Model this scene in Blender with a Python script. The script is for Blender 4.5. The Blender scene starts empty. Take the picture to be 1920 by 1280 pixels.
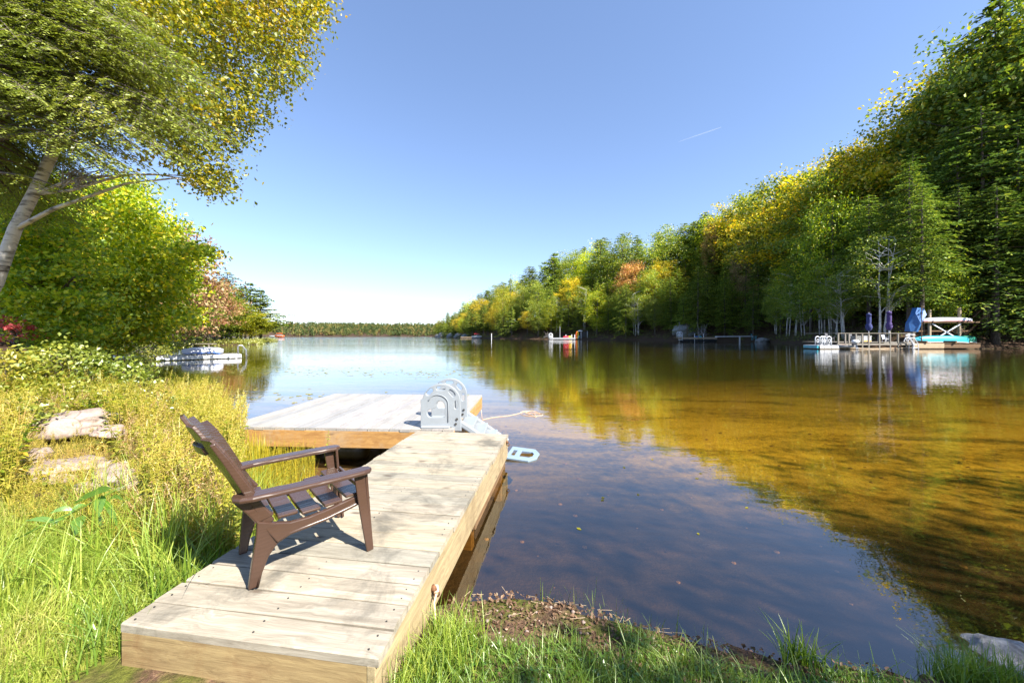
import bpy, math, random
import numpy as np
from mathutils import Vector, Matrix
R = math.radians
rng = np.random.default_rng(7)
random.seed(7)
SC = bpy.context.scene
COL = SC.collection
F = 690.0; CX = 960.0; HY = 629.0; CAMZ = 1.65

# ------------------------------------------------------------ camera, sky, sun, exposure
cam_d = bpy.data.cameras.new('camera'); cam = bpy.data.objects.new('camera', cam_d); COL.objects.link(cam)
cam.location = (0, 0, CAMZ); cam.rotation_euler = (R(90), 0, 0)
cam_d.sensor_width = 36; cam_d.lens = F / 1920 * 36; cam_d.shift_y = -(640 - HY) / 1920
cam_d.clip_start = 0.05; cam_d.clip_end = 12000
SC.camera = cam
SUN = Vector((0.77, -0.64, 0.96)).normalized()
w = bpy.data.worlds.new('World'); SC.world = w; w.use_nodes = True
wn = w.node_tree; bg = wn.nodes['Background']
sk = wn.nodes.new('ShaderNodeTexSky'); sk.sky_type = 'NISHITA'; sk.sun_disc = False
sk.sun_elevation = math.asin(SUN.z); sk.sun_rotation = math.atan2(SUN.x, SUN.y)
sk.air_density = 1.0; sk.dust_density = 0.15; sk.ozone_density = 2.5
gm = wn.nodes.new('ShaderNodeGamma'); gm.inputs[1].default_value = .8; wn.links.new(sk.outputs[0], gm.inputs[0])
mt_ = wn.nodes.new('ShaderNodeMix'); mt_.data_type = 'RGBA'; mt_.blend_type = 'MULTIPLY'; mt_.inputs[0].default_value = 1; mt_.inputs[7].default_value = (.89, .945, 1.1, 1)
wn.links.new(gm.outputs[0], mt_.inputs[6]); wn.links.new(mt_.outputs[2], bg.inputs[0]); bg.inputs[1].default_value = 0.105
sd = bpy.data.lights.new('sun', 'SUN'); sun = bpy.data.objects.new('sun', sd); COL.objects.link(sun)
sd.energy = 5.0; sd.angle = R(0.6); sd.color = (1.0, 0.94, 0.84)
sun.rotation_euler = SUN.to_track_quat('Z', 'Y').to_euler()
SC.view_settings.view_transform = 'Standard'; SC.view_settings.look = 'None'
SC.view_settings.exposure = 1.66; SC.view_settings.gamma = 1.0
SC.view_settings.use_curve_mapping = False
SC.render.engine = 'CYCLES'
cy = SC.cycles
cy.max_bounces = 7; cy.diffuse_bounces = 3; cy.glossy_bounces = 3; cy.transmission_bounces = 3
cy.transparent_max_bounces = 8; cy.caustics_reflective = False; cy.caustics_refractive = False
cy.use_denoising = True; cy.sample_clamp_indirect = 6

# ------------------------------------------------------------ helpers
def P(px, py, Y):
    """the point of the place seen in the direction of a photograph pixel, Y metres ahead"""
    return Vector(((px - CX) / F * Y, Y, CAMZ - (py - HY) / F * Y))

def tag(o, label=None, cat=None, group=None, kind=None):
    if label: o['label'] = label
    if cat: o['category'] = cat
    if group: o['group'] = group
    if kind: o['kind'] = kind
    return o

class MB:
    """collects geometry, then links it as ONE mesh object"""
    def __init__(s): s.V = []; s.Q = []; s.T = []; s.N = []; s.n = 0
    def quads(s, V, Fq):
        V = np.asarray(V, float).reshape(-1, 3); Fq = np.asarray(Fq, int).reshape(-1, 4)
        s.V.append(V); s.Q.append(Fq + s.n); s.n += len(V)
    def quadsoup(s, A):
        A = np.asarray(A, float).reshape(-1, 4, 3); m = len(A)
        s.V.append(A.reshape(-1, 3)); s.Q.append(np.arange(4 * m).reshape(m, 4) + s.n); s.n += 4 * m
    def trisoup(s, A):
        A = np.asarray(A, float).reshape(-1, 3, 3); m = len(A)
        s.V.append(A.reshape(-1, 3)); s.T.append(np.arange(3 * m).reshape(m, 3) + s.n); s.n += 3 * m
    def poly(s, V, faces):
        V = np.asarray(V, float).reshape(-1, 3); s.V.append(V)
        for f in faces: s.N.append([i + s.n for i in f])
        s.n += len(V)
    def box(s, c, d, M=None):
        x, y, z = [k / 2 for k in d]
        V = [Vector((i * x, j * y, k * z)) for i in (-1, 1) for j in (-1, 1) for k in (-1, 1)]
        V = [(M @ v if M else v) + Vector(c) for v in V]
        s.quads(V, [(0, 1, 3, 2), (4, 6, 7, 5), (0, 4, 5, 1), (2, 3, 7, 6), (0, 2, 6, 4), (1, 5, 7, 3)])
    def bar(s, a, b, w_, h_):
        a = Vector(a); b = Vector(b); d = b - a; q = d.to_track_quat('X', 'Z').to_matrix()
        s.box((a + b) / 2, (d.length, w_, h_), q)
    def tube(s, pts, rad, n=8, cap=True):
        pts = [Vector(p) for p in pts]
        if not hasattr(rad, '__len__'): rad = [rad] * len(pts)
        V = []; ref = None
        for i, p in enumerate(pts):
            d = (pts[min(i + 1, len(pts) - 1)] - pts[max(i - 1, 0)])
            d = d.normalized() if d.length > 1e-9 else Vector((0, 0, 1))
            if ref is None: ref = d.orthogonal().normalized()
            ref = (ref - d * ref.dot(d)); ref = ref.normalized() if ref.length > 1e-6 else d.orthogonal().normalized()
            o = d.cross(ref)
            for k in range(n):
                a = 2 * math.pi * k / n
                V.append(p + (ref * math.cos(a) + o * math.sin(a)) * rad[i])
        Fq = [(i * n + k, i * n + (k + 1) % n, (i + 1) * n + (k + 1) % n, (i + 1) * n + k) for i in range(len(pts) - 1) for k in range(n)]
        b = s.n; s.quads(V, Fq)
        if cap:
            s.N.append([b + k for k in range(n)][::-1]); s.N.append([b + (len(pts) - 1) * n + k for k in range(n)])
    def prism(s, pts, h, axis='z', off=0.0):
        """outline extruded; axis z: (x,y), axis y: (x,z) extruded along y"""
        m = len(pts)
        if axis == 'z': V = [(p[0], p[1], off) for p in pts] + [(p[0], p[1], off + h) for p in pts]
        elif axis == 'y': V = [(p[0], off, p[1]) for p in pts] + [(p[0], off + h, p[1]) for p in pts]
        else: V = [(off, p[0], p[1]) for p in pts] + [(off + h, p[0], p[1]) for p in pts]
        fs = [list(range(m))[::-1], list(range(m, 2 * m))] + [[i, (i + 1) % m, m + (i + 1) % m, m + i] for i in range(m)]
        s.poly(V, fs)
    def ribbon(s, C, side, nrm, wd, th):
        """rectangular section swept along the points C"""
        C = [Vector(c) for c in C]; k = len(C)
        if not hasattr(wd, '__len__'): wd = [wd] * k
        side = [Vector(x) for x in side] if hasattr(side[0], '__len__') else [Vector(side)] * k
        nrm = [Vector(x) for x in nrm] if hasattr(nrm[0], '__len__') else [Vector(nrm)] * k
        V = []
        for c, sd_, n_, w_ in zip(C, side, nrm, wd):
            for a, b in ((-1, -1), (1, -1), (1, 1), (-1, 1)): V.append(c + sd_ * (a * w_ / 2) + n_ * (b * th / 2))
        fs = [(i * 4 + j, i * 4 + (j + 1) % 4, (i + 1) * 4 + (j + 1) % 4, (i + 1) * 4 + j) for i in range(k - 1) for j in range(4)]
        fs += [(3, 2, 1, 0), tuple((k - 1) * 4 + j for j in range(4))]
        s.quads(V, fs)
    def mesh(s, name, mat=None, smooth=False, attr=None):
        V = np.concatenate(s.V); loops = []; starts = []; tot = []; c = 0
        for grp, k in ((s.Q, 4), (s.T, 3)):
            if grp:
                A = np.concatenate(grp); loops.append(A.reshape(-1)); m = len(A)
                starts.append(c + np.arange(m) * k); tot.append(np.full(m, k)); c += m * k
        for f in s.N:
            loops.append(np.array(f)); starts.append(np.array([c])); tot.append(np.array([len(f)])); c += len(f)
        me = bpy.data.meshes.new(name)
        me.vertices.add(len(V)); me.vertices.foreach_set('co', V.astype(np.float32).reshape(-1))
        L = np.concatenate(loops).astype(np.int32); me.loops.add(len(L)); me.loops.foreach_set('vertex_index', L)
        S = np.concatenate(starts).astype(np.int32); me.polygons.add(len(S)); me.polygons.foreach_set('loop_start', S)
        me.update(calc_edges=True); me.validate()
        me.polygons.foreach_set('use_smooth', np.full(len(me.polygons), bool(smooth)))
        if mat: me.materials.append(mat)
        return me
    def build(s, name, mat, parent=None, smooth=False, bevel=0):
        o = bpy.data.objects.new(name, s.mesh(name, mat, smooth)); COL.objects.link(o); o.parent = parent
        if bevel:
            b = o.modifiers.new('bevel', 'BEVEL'); b.width = bevel; b.segments = 2; b.limit_method = 'ANGLE'; b.angle_limit = R(40)
        return o

def thing(name, label, cat, loc=(0, 0, 0), rz=0, group=None):
    o = bpy.data.objects.new(name, None); COL.objects.link(o); o.location = loc; o.rotation_euler = (0, 0, rz)
    o.empty_display_size = .1
    return tag(o, label, cat, group)

def dup(root, loc, rz, label=None, group=None, scale=None):
    r = root.copy(); COL.objects.link(r); r.location = loc; r.rotation_euler = (0, 0, rz)
    if scale: r.scale = scale
    if label: r['label'] = label
    if group: r['group'] = group
    for ch in list(root.children):
        c = ch.copy(); COL.objects.link(c); c.parent = r
        for g in list(ch.children):
            d = g.copy(); COL.objects.link(d); d.parent = c
    return r

# ------------------------------------------------------------ materials
class NT:
    def __init__(s, name):
        s.m = bpy.data.materials.new(name); s.m.use_nodes = True; s.t = s.m.node_tree; s.t.nodes.clear()
        s.out = s.n('ShaderNodeOutputMaterial')
    def n(s, typ, **kw):
        x = s.t.nodes.new(typ)
        for k, v in kw.items():
            if k.startswith('i_'):
                key = k[2:]; key = int(key) if key.isdigit() else key.replace('_', ' ')
                x.inputs[key].default_value = v
            else: setattr(x, k, v)
        return x
    def l(s, a, b): s.t.links.new(a, b)
    def ramp(s, fac, stops, interp='LINEAR'):
        r = s.n('ShaderNodeValToRGB'); e = r.color_ramp.elements; r.color_ramp.interpolation = interp
        while len(e) < len(stops): e.new(.5)
        for el, (p, c) in zip(e, stops): el.position = p; el.color = (*c, 1)
        if fac is not None: s.l(fac, r.inputs[0])
        return r.outputs[0]
    def noise(s, vec, scale, detail=4, rough=.55, dist=0):
        x = s.n('ShaderNodeTexNoise'); x.inputs['Scale'].default_value = scale; x.inputs['Detail'].default_value = detail
        x.inputs['Roughness'].default_value = rough; x.inputs['Distortion'].default_value = dist
        if vec is not None: s.l(vec, x.inputs['Vector'])
        return x.outputs['Fac']
    def map(s, vec, scale=(1, 1, 1), loc=None):
        x = s.n('ShaderNodeMapping'); x.inputs['Scale'].default_value = scale; s.l(vec, x.inputs['Vector'])
        if loc is not None: s.l(loc, x.inputs['Location'])
        return x.outputs[0]
    def mix(s, fac, a, b, mode='MIX'):
        x = s.n('ShaderNodeMix', data_type='RGBA', blend_type=mode)
        for v, i in ((fac, 0), (a, 6), (b, 7)):
            if isinstance(v, (int, float)): x.inputs[i].default_value = v
            elif isinstance(v, tuple): x.inputs[i].default_value = (*v, 1)
            else: s.l(v, x.inputs[i])
        return x.outputs[2]
    def math(s, op, a, b=None, c=None, clamp=False):
        x = s.n('ShaderNodeMath', operation=op); x.use_clamp = clamp
        for i, v in enumerate((a, b, c)):
            if v is None: continue
            if isinstance(v, (int, float)): x.inputs[i].default_value = v
            else: s.l(v, x.inputs[i])
        return x.outputs[0]
    def bump(s, h, strength=.3, dist=.01):
        b = s.n('ShaderNodeBump'); b.inputs['Strength'].default_value = strength; b.inputs['Distance'].default_value = dist
        s.l(h, b.inputs['Height']); return b.outputs[0]
    def principled(s, col, rough=.6, normal=None, metal=0, spec=.5):
        p = s.n('ShaderNodeBsdfPrincipled')
        if isinstance(col, tuple): p.inputs['Base Color'].default_value = (*col, 1)
        else: s.l(col, p.inputs['Base Color'])
        if isinstance(rough, (int, float)): p.inputs['Roughness'].default_value = rough
        else: s.l(rough, p.inputs['Roughness'])
        p.inputs['Metallic'].default_value = metal; p.inputs['Specular IOR Level'].default_value = spec
        if normal is not None: s.l(normal, p.inputs['Normal'])
        s.l(p.outputs[0], s.out.inputs[0]); return p

def m_plain(name, col, rough=.5, var=.15, scale=8, metal=0, bump=.1, spec=.5):
    t = NT(name); tc = t.n('ShaderNodeTexCoord').outputs['Object']
    n = t.noise(tc, scale, 5, .6); d = tuple(c * (1 - var * 1.6) for c in col); b = tuple(min(1, c * (1 + var)) for c in col)
    c = t.ramp(n, [(.3, d), (.7, b)])
    n2 = t.noise(tc, scale * 9, 3)
    t.principled(c, rough, t.bump(n2, bump, .004), metal, spec); return t.m

def m_leaf(name, stops, trans=.45, spec=.09, rough=.45, obj=True, big=0.0):
    """leaves: colour per leaf, per tree tint, light passing through"""
    t = NT(name); g = t.n('ShaderNodeNewGeometry')
    f = g.outputs['Random Per Island']
    if big:
        nz = t.noise(g.outputs['Position'], big, 3, .6)
        f = t.math('ADD', t.math('MULTIPLY', f, .45), t.math('MULTIPLY', t.math('SUBTRACT', nz, .22), 1.1), clamp=True)
    c = t.ramp(f, stops)
    if obj:
        oi = t.n('ShaderNodeObjectInfo'); c = t.mix(1.0, c, oi.outputs['Color'], 'MULTIPLY')
    d = t.n('ShaderNodeBsdfDiffuse'); t.l(c, d.inputs[0])
    tr = t.n('ShaderNodeBsdfTranslucent'); t.l(t.mix(1.0, c, (1.25, 1.3, .55), 'MULTIPLY'), tr.inputs[0])
    m1 = t.n('ShaderNodeMixShader'); m1.inputs[0].default_value = trans; t.l(d.outputs[0], m1.inputs[1]); t.l(tr.outputs[0], m1.inputs[2])
    gl = t.n('ShaderNodeBsdfGlossy'); gl.inputs['Roughness'].default_value = rough; gl.inputs[0].default_value = (.8, .85, .7, 1)
    m2 = t.n('ShaderNodeMixShader'); m2.inputs[0].default_value = spec * .5; t.l(m1.outputs[0], m2.inputs[1]); t.l(gl.outputs[0], m2.inputs[2])
    t.l(m2.outputs[0], t.out.inputs[0]); return t.m

def m_wood(name, light, dark, stain=(.1, .085, .06), grain=1.0, rough=.7, stain_amt=.6, gscale=22, spec=.3, knots=True):
    t = NT(name); tc = t.n('ShaderNodeTexCoord').outputs['Object']; oi = t.n('ShaderNodeObjectInfo')
    off = t.math('MULTIPLY', oi.outputs['Random'], 37.0)
    cmb = t.n('ShaderNodeCombineXYZ'); t.l(off, cmb.inputs[0]); t.l(off, cmb.inputs[1])
    v = t.map(tc, (1, 1, 1), cmb.outputs[0])
    warp = t.noise(t.map(v, (2.2, 7, 7)), 1.0, 3, .5, .6)
    gv = t.n('ShaderNodeCombineXYZ'); sp = t.n('ShaderNodeSeparateXYZ'); t.l(v, sp.inputs[0])
    t.l(t.math('MULTIPLY', sp.outputs[0], 1.3), gv.inputs[0])
    t.l(t.math('ADD', t.math('MULTIPLY', sp.outputs[1], gscale), t.math('MULTIPLY', warp, 5)), gv.inputs[1])
    t.l(t.math('MULTIPLY', sp.outputs[2], gscale), gv.inputs[2])
    g1 = t.noise(gv.outputs[0], 1.6, 6, .65)
    g2 = t.noise(t.map(v, (5, 220, 220)), 1.0, 4, .6)
    f = t.math('ADD', t.math('MULTIPLY', g1, .7), t.math('MULTIPLY', g2, .3))
    c = t.ramp(f, [(.36, dark), (.5, tuple((a + b) / 2 for a, b in zip(light, dark))), (.62, light)])
    tint = t.ramp(oi.outputs['Random'], [(0, (.8, .82, .82)), (.35, (1.08, 1.03, .93)), (.7, (.93, .92, .92)), (1, (1.12, 1.08, 1.02))])
    c = t.mix(1.0, c, tint, 'MULTIPLY')
    pos = t.n('ShaderNodeNewGeometry').outputs['Position']
    s1 = t.noise(t.map(pos, (1, 1, 1)), 2.3, 6, .7, .5)
    sf = t.math('MULTIPLY', t.ramp(s1, [(.5, (0, 0, 0)), (.68, (1, 1, 1))]), stain_amt)
    c = t.mix(sf, c, stain)
    h = f
    if knots:
        vo = t.n('ShaderNodeTexVoronoi'); vo.inputs['Scale'].default_value = 1.0; t.l(t.map(v, (2.2, 6, 6)), vo.inputs['Vector'])
        kn = t.ramp(vo.outputs['Distance'], [(.05, (1, 1, 1)), (.1, (.35, .35, .35)), (.13, (0, 0, 0))])
        c = t.mix(t.math('MULTIPLY', kn, .75), c, (.07, .045, .03))
    t.principled(c, rough, t.bump(h, .55 * grain, .004), 0, spec); return t.m

M = {}
M['deck'] = m_wood('weathered_deck_wood', (.38, .345, .28), (.215, .187, .145), (.085, .08, .066), stain_amt=.8)  # stain blotches also carry some dapple shade painted into the boards
M['fascia'] = m_wood('treated_side_board', (.40, .325, .19), (.23, .175, .10), (.12, .075, .04), stain_amt=.5)
M['fascia_end'] = m_wood('treated_end_board', (.36, .27, .135), (.2, .14, .07), (.17, .075, .03), stain_amt=.55)
M['raft'] = m_wood('silver_raft_wood', (.37, .35, .335), (.25, .235, .222), (.16, .15, .14), grain=.25, stain_amt=.35, rough=.5, spec=.5, knots=False)
M['cedar'] = m_wood('orange_cedar_board', (.42, .245, .09), (.27, .14, .05), (.34, .29, .22), stain_amt=.45, gscale=14)
M['brownwood'] = m_wood('old_brown_wood', (.2, .12, .06), (.1, .06, .035), stain_amt=.4)
M['greywood'] = m_wood('old_grey_wood', (.28, .26, .23), (.15, .135, .115), stain_amt=.4)
M['tanwood'] = m_wood('tan_dock_wood', (.46, .36, .25), (.33, .25, .17), stain_amt=.2)
M['plastic'] = None
def m_chair():
    t = NT('brown_moulded_plastic'); tc = t.n('ShaderNodeTexCoord').outputs['Object']
    n = t.noise(t.map(tc, (3, 3, 3)), 1, 3); wv = t.n('ShaderNodeTexWave'); wv.wave_type = 'RINGS'; wv.inputs['Scale'].default_value = 9
    wv.inputs['Distortion'].default_value = 6; wv.inputs['Detail'].default_value = 2; t.l(t.map(tc, (1, 2.2, 2.2)), wv.inputs['Vector'])
    c = t.ramp(n, [(.3, (.05, .027, .018)), (.7, (.07, .038, .026))])
    t.principled(c, .27, t.bump(wv.outputs['Fac'], .12, .003), 0, .5); return t.m
M['plastic'] = m_chair()
M['ladder'] = m_plain('grey_white_plastic', (.25, .275, .30), .4, .06, 5, bump=.05)
M['ladder_wet'] = m_plain('wet_white_plastic', (.2, .27, .34), .3, .05, 5)
M['white'] = m_plain('white_paint', (.6, .61, .63), .45, .08, 4)
M['metal'] = m_plain('galvanised_metal', (.45, .46, .48), .35, .2, 20, .9)
M['steel'] = m_plain('bolt_steel', (.09, .085, .08), .5, .2, 20, .6)
M['rust'] = m_plain('rusty_iron', (.16, .07, .03), .8, .4, 30)
M['barrel'] = m_plain('grey_float_plastic', (.2, .2, .19), .55, .3, 6)
M['blackp'] = m_plain('black_float_plastic', (.03, .03, .03), .5, .3, 6)
M['rope'] = m_plain('pale_rope', (.62, .42, .3), .9, .2, 60)
M['teal'] = m_plain('teal_hull', (.03, .3, .38), .3, .12, 2)
M['green'] = m_plain('green_hull', (.01, .17, .11), .3, .12, 2)
M['hullwhite'] = m_plain('white_hull', (.62, .64, .72), .35, .06, 2)
M['hullblue'] = m_plain('blue_hull_band', (.05, .14, .45), .4, .1, 2)
M['red'] = m_plain('red_hull', (.6, .03, .05), .35, .1, 2)
M['yellow'] = m_plain('yellow_hull', (.75, .42, .02), .35, .1, 2)
M['orange'] = m_plain('orange_hull', (.8, .15, .03), .35, .1, 2)
M['bluecloth'] = m_plain('dark_blue_cloth', (.025, .035, .14), .85, .3, 12)
M['purplecloth'] = m_plain('purple_cloth', (.06, .035, .15), .85, .3, 12)
M['tarp'] = m_plain('bright_blue_tarp', (.02, .11, .32), .5, .25, 5)
M['darkgrey'] = m_plain('dark_grey_plastic', (.09, .09, .1), .5, .2, 5)
M['greyp'] = m_plain('light_grey_plastic', (.38, .39, .41), .5, .15, 5)
M['brick'] = m_plain('roof_brown', (.13, .08, .07), .8, .3, 4)
M['shedwall'] = m_plain('pale_shed_board', (.4, .37, .36), .8, .2, 4)

def m_bark(name, light, dark, scale=3, white=False):
    t = NT(name); tc = t.n('ShaderNodeTexCoord').outputs['Object']
    if white:
        n = t.noise(t.map(tc, (2.2, 2.2, 9)), 1.6, 6, .65); n2 = t.noise(tc, 1.7, 4, .6)
        f = t.math('ADD', t.math('MULTIPLY', n, .6), t.math('MULTIPLY', n2, .4))
        c = t.ramp(f, [(.36, dark), (.43, tuple(.5 * a for a in light)), (.49, light), (.8, tuple(min(1, a * 1.15) for a in light))])
    else:
        n = t.noise(t.map(tc, (9, 9, 1.6)), scale * .6, 6, .65)
        c = t.ramp(n, [(.33, dark), (.62, light)])
    t.principled(c, .85, t.bump(n, .6, .02), 0, .2); return t.m
M['bark'] = m_bark('grey_brown_bark', (.17, .14, .12), (.06, .045, .035))
M['bark_dark'] = m_bark('dark_bark', (.1, .08, .065), (.035, .027, .02))
M['birch'] = m_bark('white_birch_bark', (.62, .58, .54), (.09, .07, .06), white=True)
M['dead'] = m_bark('bleached_dead_wood', (.34, .31, .29), (.16, .14, .13))

def m_rock(name, light, dark, moss=.0):
    t = NT(name); tc = t.n('ShaderNodeTexCoord').outputs['Object']
    n = t.noise(tc, 3.2, 8, .7, .3); n2 = t.noise(tc, 28, 5, .7)
    c = t.ramp(t.math('ADD', t.math('MULTIPLY', n, .65), t.math('MULTIPLY', n2, .35)), [(.34, dark), (.48, tuple((a + b) / 2 for a, b in zip(light, dark))), (.58, light)])
    v = t.n('ShaderNodeTexVoronoi'); v.feature = 'DISTANCE_TO_EDGE'; v.inputs['Scale'].default_value = 1.6; t.l(t.map(tc, (1, 1, 2)), v.inputs[0])
    cr = t.ramp(v.outputs['Distance'], [(0, (.3, .27, .25)), (.02, (1, 1, 1))]); c = t.mix(.6, c, cr, 'MULTIPLY')
    if moss:
        c = t.mix(t.math('MULTIPLY', t.ramp(t.noise(tc, 5, 5, .7), [(.5, (0, 0, 0)), (.62, (1, 1, 1))]), moss), c, (.07, .075, .03))
    t.principled(c, .85, t.bump(t.math('ADD', n, t.math('MULTIPLY', n2, .4)), .7, .03), 0, .25); return t.m
M['rock'] = m_rock('pink_granite', (.34, .27, .235), (.16, .115, .095))
M['rock_grey'] = m_rock('grey_granite', (.33, .33, .33), (.14, .13, .12), .5)
M['rock_pale'] = m_rock('pale_quartz_rock', (.36, .35, .345), (.12, .11, .1), .25)

M['leaf_green'] = m_leaf('fresh_green_leaves', [(0, (.06, .11, .008)), (.3, (.12, .19, .012)), (.65, (.22, .28, .016)), (.9, (.36, .36, .02)), (1, (.45, .32, .03))], .45)
M['leaf_mid'] = m_leaf('mid_green_leaves', [(0, (.05, .09, .015)), (.5, (.1, .15, .022)), (.85, (.18, .22, .03)), (1, (.3, .27, .04))], .4)
M['leaf_birch'] = m_leaf('turning_birch_leaves', [(0, (.09, .13, .012)), (.4, (.19, .22, .016)), (.64, (.36, .32, .02)), (.84, (.55, .36, .015)), (1, (.58, .24, .01))], .45, big=.55)
M['leaf_gold'] = m_leaf('golden_leaves', [(0, (.14, .15, .012)), (.4, (.26, .25, .018)), (.8, (.4, .33, .02)), (1, (.42, .24, .02))], .4)
M['leaf_red'] = m_leaf('red_pink_leaves', [(0, (.14, .07, .04)), (.4, (.3, .14, .09)), (.75, (.4, .26, .15)), (1, (.3, .28, .07))], .35)
M['leaf_crimson'] = m_leaf('crimson_leaves', [(0, (.25, .02, .03)), (.6, (.5, .05, .06)), (1, (.6, .2, .16))], .35)
M['needle'] = m_leaf('hemlock_needles', [(0, (.035, .065, .02)), (.5, (.07, .11, .028)), (.85, (.12, .165, .036)), (1, (.2, .22, .045))], .28, 0)
M['needle_near'] = m_leaf('near_hemlock_needles', [(0, (.10, .14, .025)), (.4, (.2, .25, .045)), (.8, (.33, .36, .07)), (1, (.42, .38, .12))], .35, .12, big=.5)
M['grass'] = m_leaf('lawn_grass_blades', [(0, (.10, .2, .02)), (.4, (.22, .32, .035)), (.75, (.38, .42, .07)), (1, (.56, .45, .19))], .4, .1, big=1.1)
M['grass_dark'] = m_leaf('shore_grass_blades', [(0, (.08, .16, .02)), (.5, (.15, .25, .025)), (.85, (.25, .31, .05)), (1, (.34, .28, .12))], .4, .15, big=1.4)
M['meadow'] = m_leaf('meadow_leaves', [(0, (.14, .17, .02)), (.3, (.3, .3, .03)), (.6, (.48, .41, .06)), (.82, (.58, .42, .13)), (1, (.5, .24, .07))], .4, .1, big=.9)
M['drymeadow'] = m_leaf('dry_stems', [(0, (.22, .14, .06)), (.4, (.38, .27, .12)), (.8, (.55, .4, .2)), (1, (.5, .22, .1))], .35, .1)
M['reed'] = m_leaf('yellow_reeds', [(0, (.16, .17, .012)), (.5, (.36, .31, .015)), (1, (.52, .38, .03))], .35, .12)
M['bush'] = m_leaf('bush_leaves', [(0, (.1, .14, .015)), (.4, (.22, .25, .025)), (.75, (.36, .34, .04)), (.92, (.5, .42, .12)), (1, (.45, .2, .08))], .4, .2, .4, big=.8)
M['bigleaf'] = m_leaf('broad_green_leaf', [(0, (.07, .17, .02)), (1, (.16, .3, .03))], .45, .2, .35)
M['lily'] = m_leaf('lily_pad', [(0, (.12, .16, .02)), (.5, (.26, .26, .04)), (1, (.42, .3, .06))], .1, .3, .3)

# ------------------------------------------------------------ terrain, lake, sky trail
LAKE = np.array([(60, -5), (30, -3), (14, .3), (8, 1.0), (4, 1.5), (2.2, 1.72), (1.46, 1.82), (.86, 1.98), (.4, 2.18), (.0, 2.3), (-.5, 2.2),
    (-1.2, 2.55), (-1.75, 2.75), (-2.15, 3.1), (-2.6, 3.9), (-3.1, 4.7), (-4.3, 5.7), (-5.3, 6.7), (-6.3, 8.2), (-9, 10), (-13, 12.5), (-18, 18), (-30, 30), (-38, 41),
    (-47, 51), (-49, 60), (-46.5, 67), (-53, 78), (-60, 90), (-66, 103), (-95, 130), (-170, 220), (-330, 400), (-420, 600), (-300, 690), (-160, 715), (-20, 730),
    (10, 660), (-60, 520), (-92, 430), (-82.6, 380), (-52, 305), (-28, 242), (-5.5, 190), (10, 175), (30.8, 152), (40, 132), (51, 114), (60, 106), (66, 95), (54.8, 70), (49.6, 57), (50.5, 46.8), (60, 46.5), (68, 50), (74, 38), (74, 20)], float)

def sdist(X, Y):
    """metres from the shoreline, positive on land"""
    X = np.asarray(X, float); Y = np.asarray(Y, float); d2 = np.full(X.shape, 1e18); inside = np.zeros(X.shape, bool)
    n = len(LAKE)
    for i in range(n):
        x1, y1 = LAKE[i]; x2, y2 = LAKE[(i + 1) % n]; dx, dy = x2 - x1, y2 - y1
        t = np.clip(((X - x1) * dx + (Y - y1) * dy) / (dx * dx + dy * dy), 0, 1)
        d2 = np.minimum(d2, (X - x1 - t * dx) ** 2 + (Y - y1 - t * dy) ** 2)
        if y1 != y2: inside ^= ((y1 > Y) != (y2 > Y)) & (X < (x2 - x1) * (Y - y1) / (y2 - y1) + x1)
    d = np.sqrt(d2); return np.where(inside, -d, d)

def hnoise(X, Y):
    return (np.sin(X * 1.7 + 1.3 * np.sin(Y * .9)) * np.cos(Y * 1.3 + .7 * np.sin(X * 1.1)) + .5 * np.sin(X * 3.9 + Y * 2.1) * np.cos(Y * 4.3 - X * 1.7))

def ground_z(X, Y):
    X = np.asarray(X, float); Y = np.asarray(Y, float); d = sdist(X, Y)
    hn = hnoise(X, Y)
    rr = np.hypot(X, Y)
    right = (X > -95 + 0 * Y) & (Y > 18) & (X > -.26 * Y)
    zr = .25 + np.minimum(d, 26) * .48 + np.clip(d - 26, 0, 50) * .28
    zr = zr * np.clip(1.0 - (Y - 200) / 260, .45, 1)
    far = Y > 560
    zf = .3 + np.clip(d, 0, 260) * .075 + np.clip(d - 260, 0, 700) * .03
    zl = .05 + np.minimum(d, .5) * .22 + np.clip(d - .5, 0, 9) * .085 + np.clip(d - 9, 0, 60) * .06
    z = np.where(right, zr, zl); z = np.where(far, zf, z)
    z = z + hn * .035 * np.clip(d, 0, 1) * np.clip(rr / 3, .5, 6) * np.where(Y > 18, 1.3, 1)
    dep = .05 + np.clip(-d, 0, 2.5) * .15 + np.clip(-d - 2.5, 0, 14) * .03 + np.clip(-d - 16.5, 0, 60) * .02
    zz = np.where(d > 0, np.maximum(z, .03), -dep + hn * .015)
    # blend right at the waterline
    return zz

def gz(x, y): return float(ground_z(np.array([x]), np.array([y]))[0])

nA, nR = 620, 230
aa = np.linspace(0, 2 * np.pi, nA, endpoint=False)
rad = .35 * (4200 / .35) ** (np.linspace(0, 1, nR))
AA, RR = np.meshgrid(aa, rad, indexing='ij'); gx = RR * np.sin(AA); gy = RR * np.cos(AA)
V = np.stack([gx, gy, ground_z(gx, gy)], -1).reshape(-1, 3)
i = np.arange(nA)[:, None]; j = np.arange(nR - 1)[None, :]
Fq = np.stack([i * nR + j, i * nR + j + 1, ((i + 1) % nA) * nR + j + 1, ((i + 1) % nA) * nR + j], -1).reshape(-1, 4)[:, ::-1]
g = MB(); g.quads(V, Fq); b0 = g.n; g.poly([(0, 0, gz(0, 0))], []);
g.T.append(np.array([(b0, (k * nR), ((k + 1) % nA) * nR) for k in range(nA)])[:, ::-1])

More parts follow.
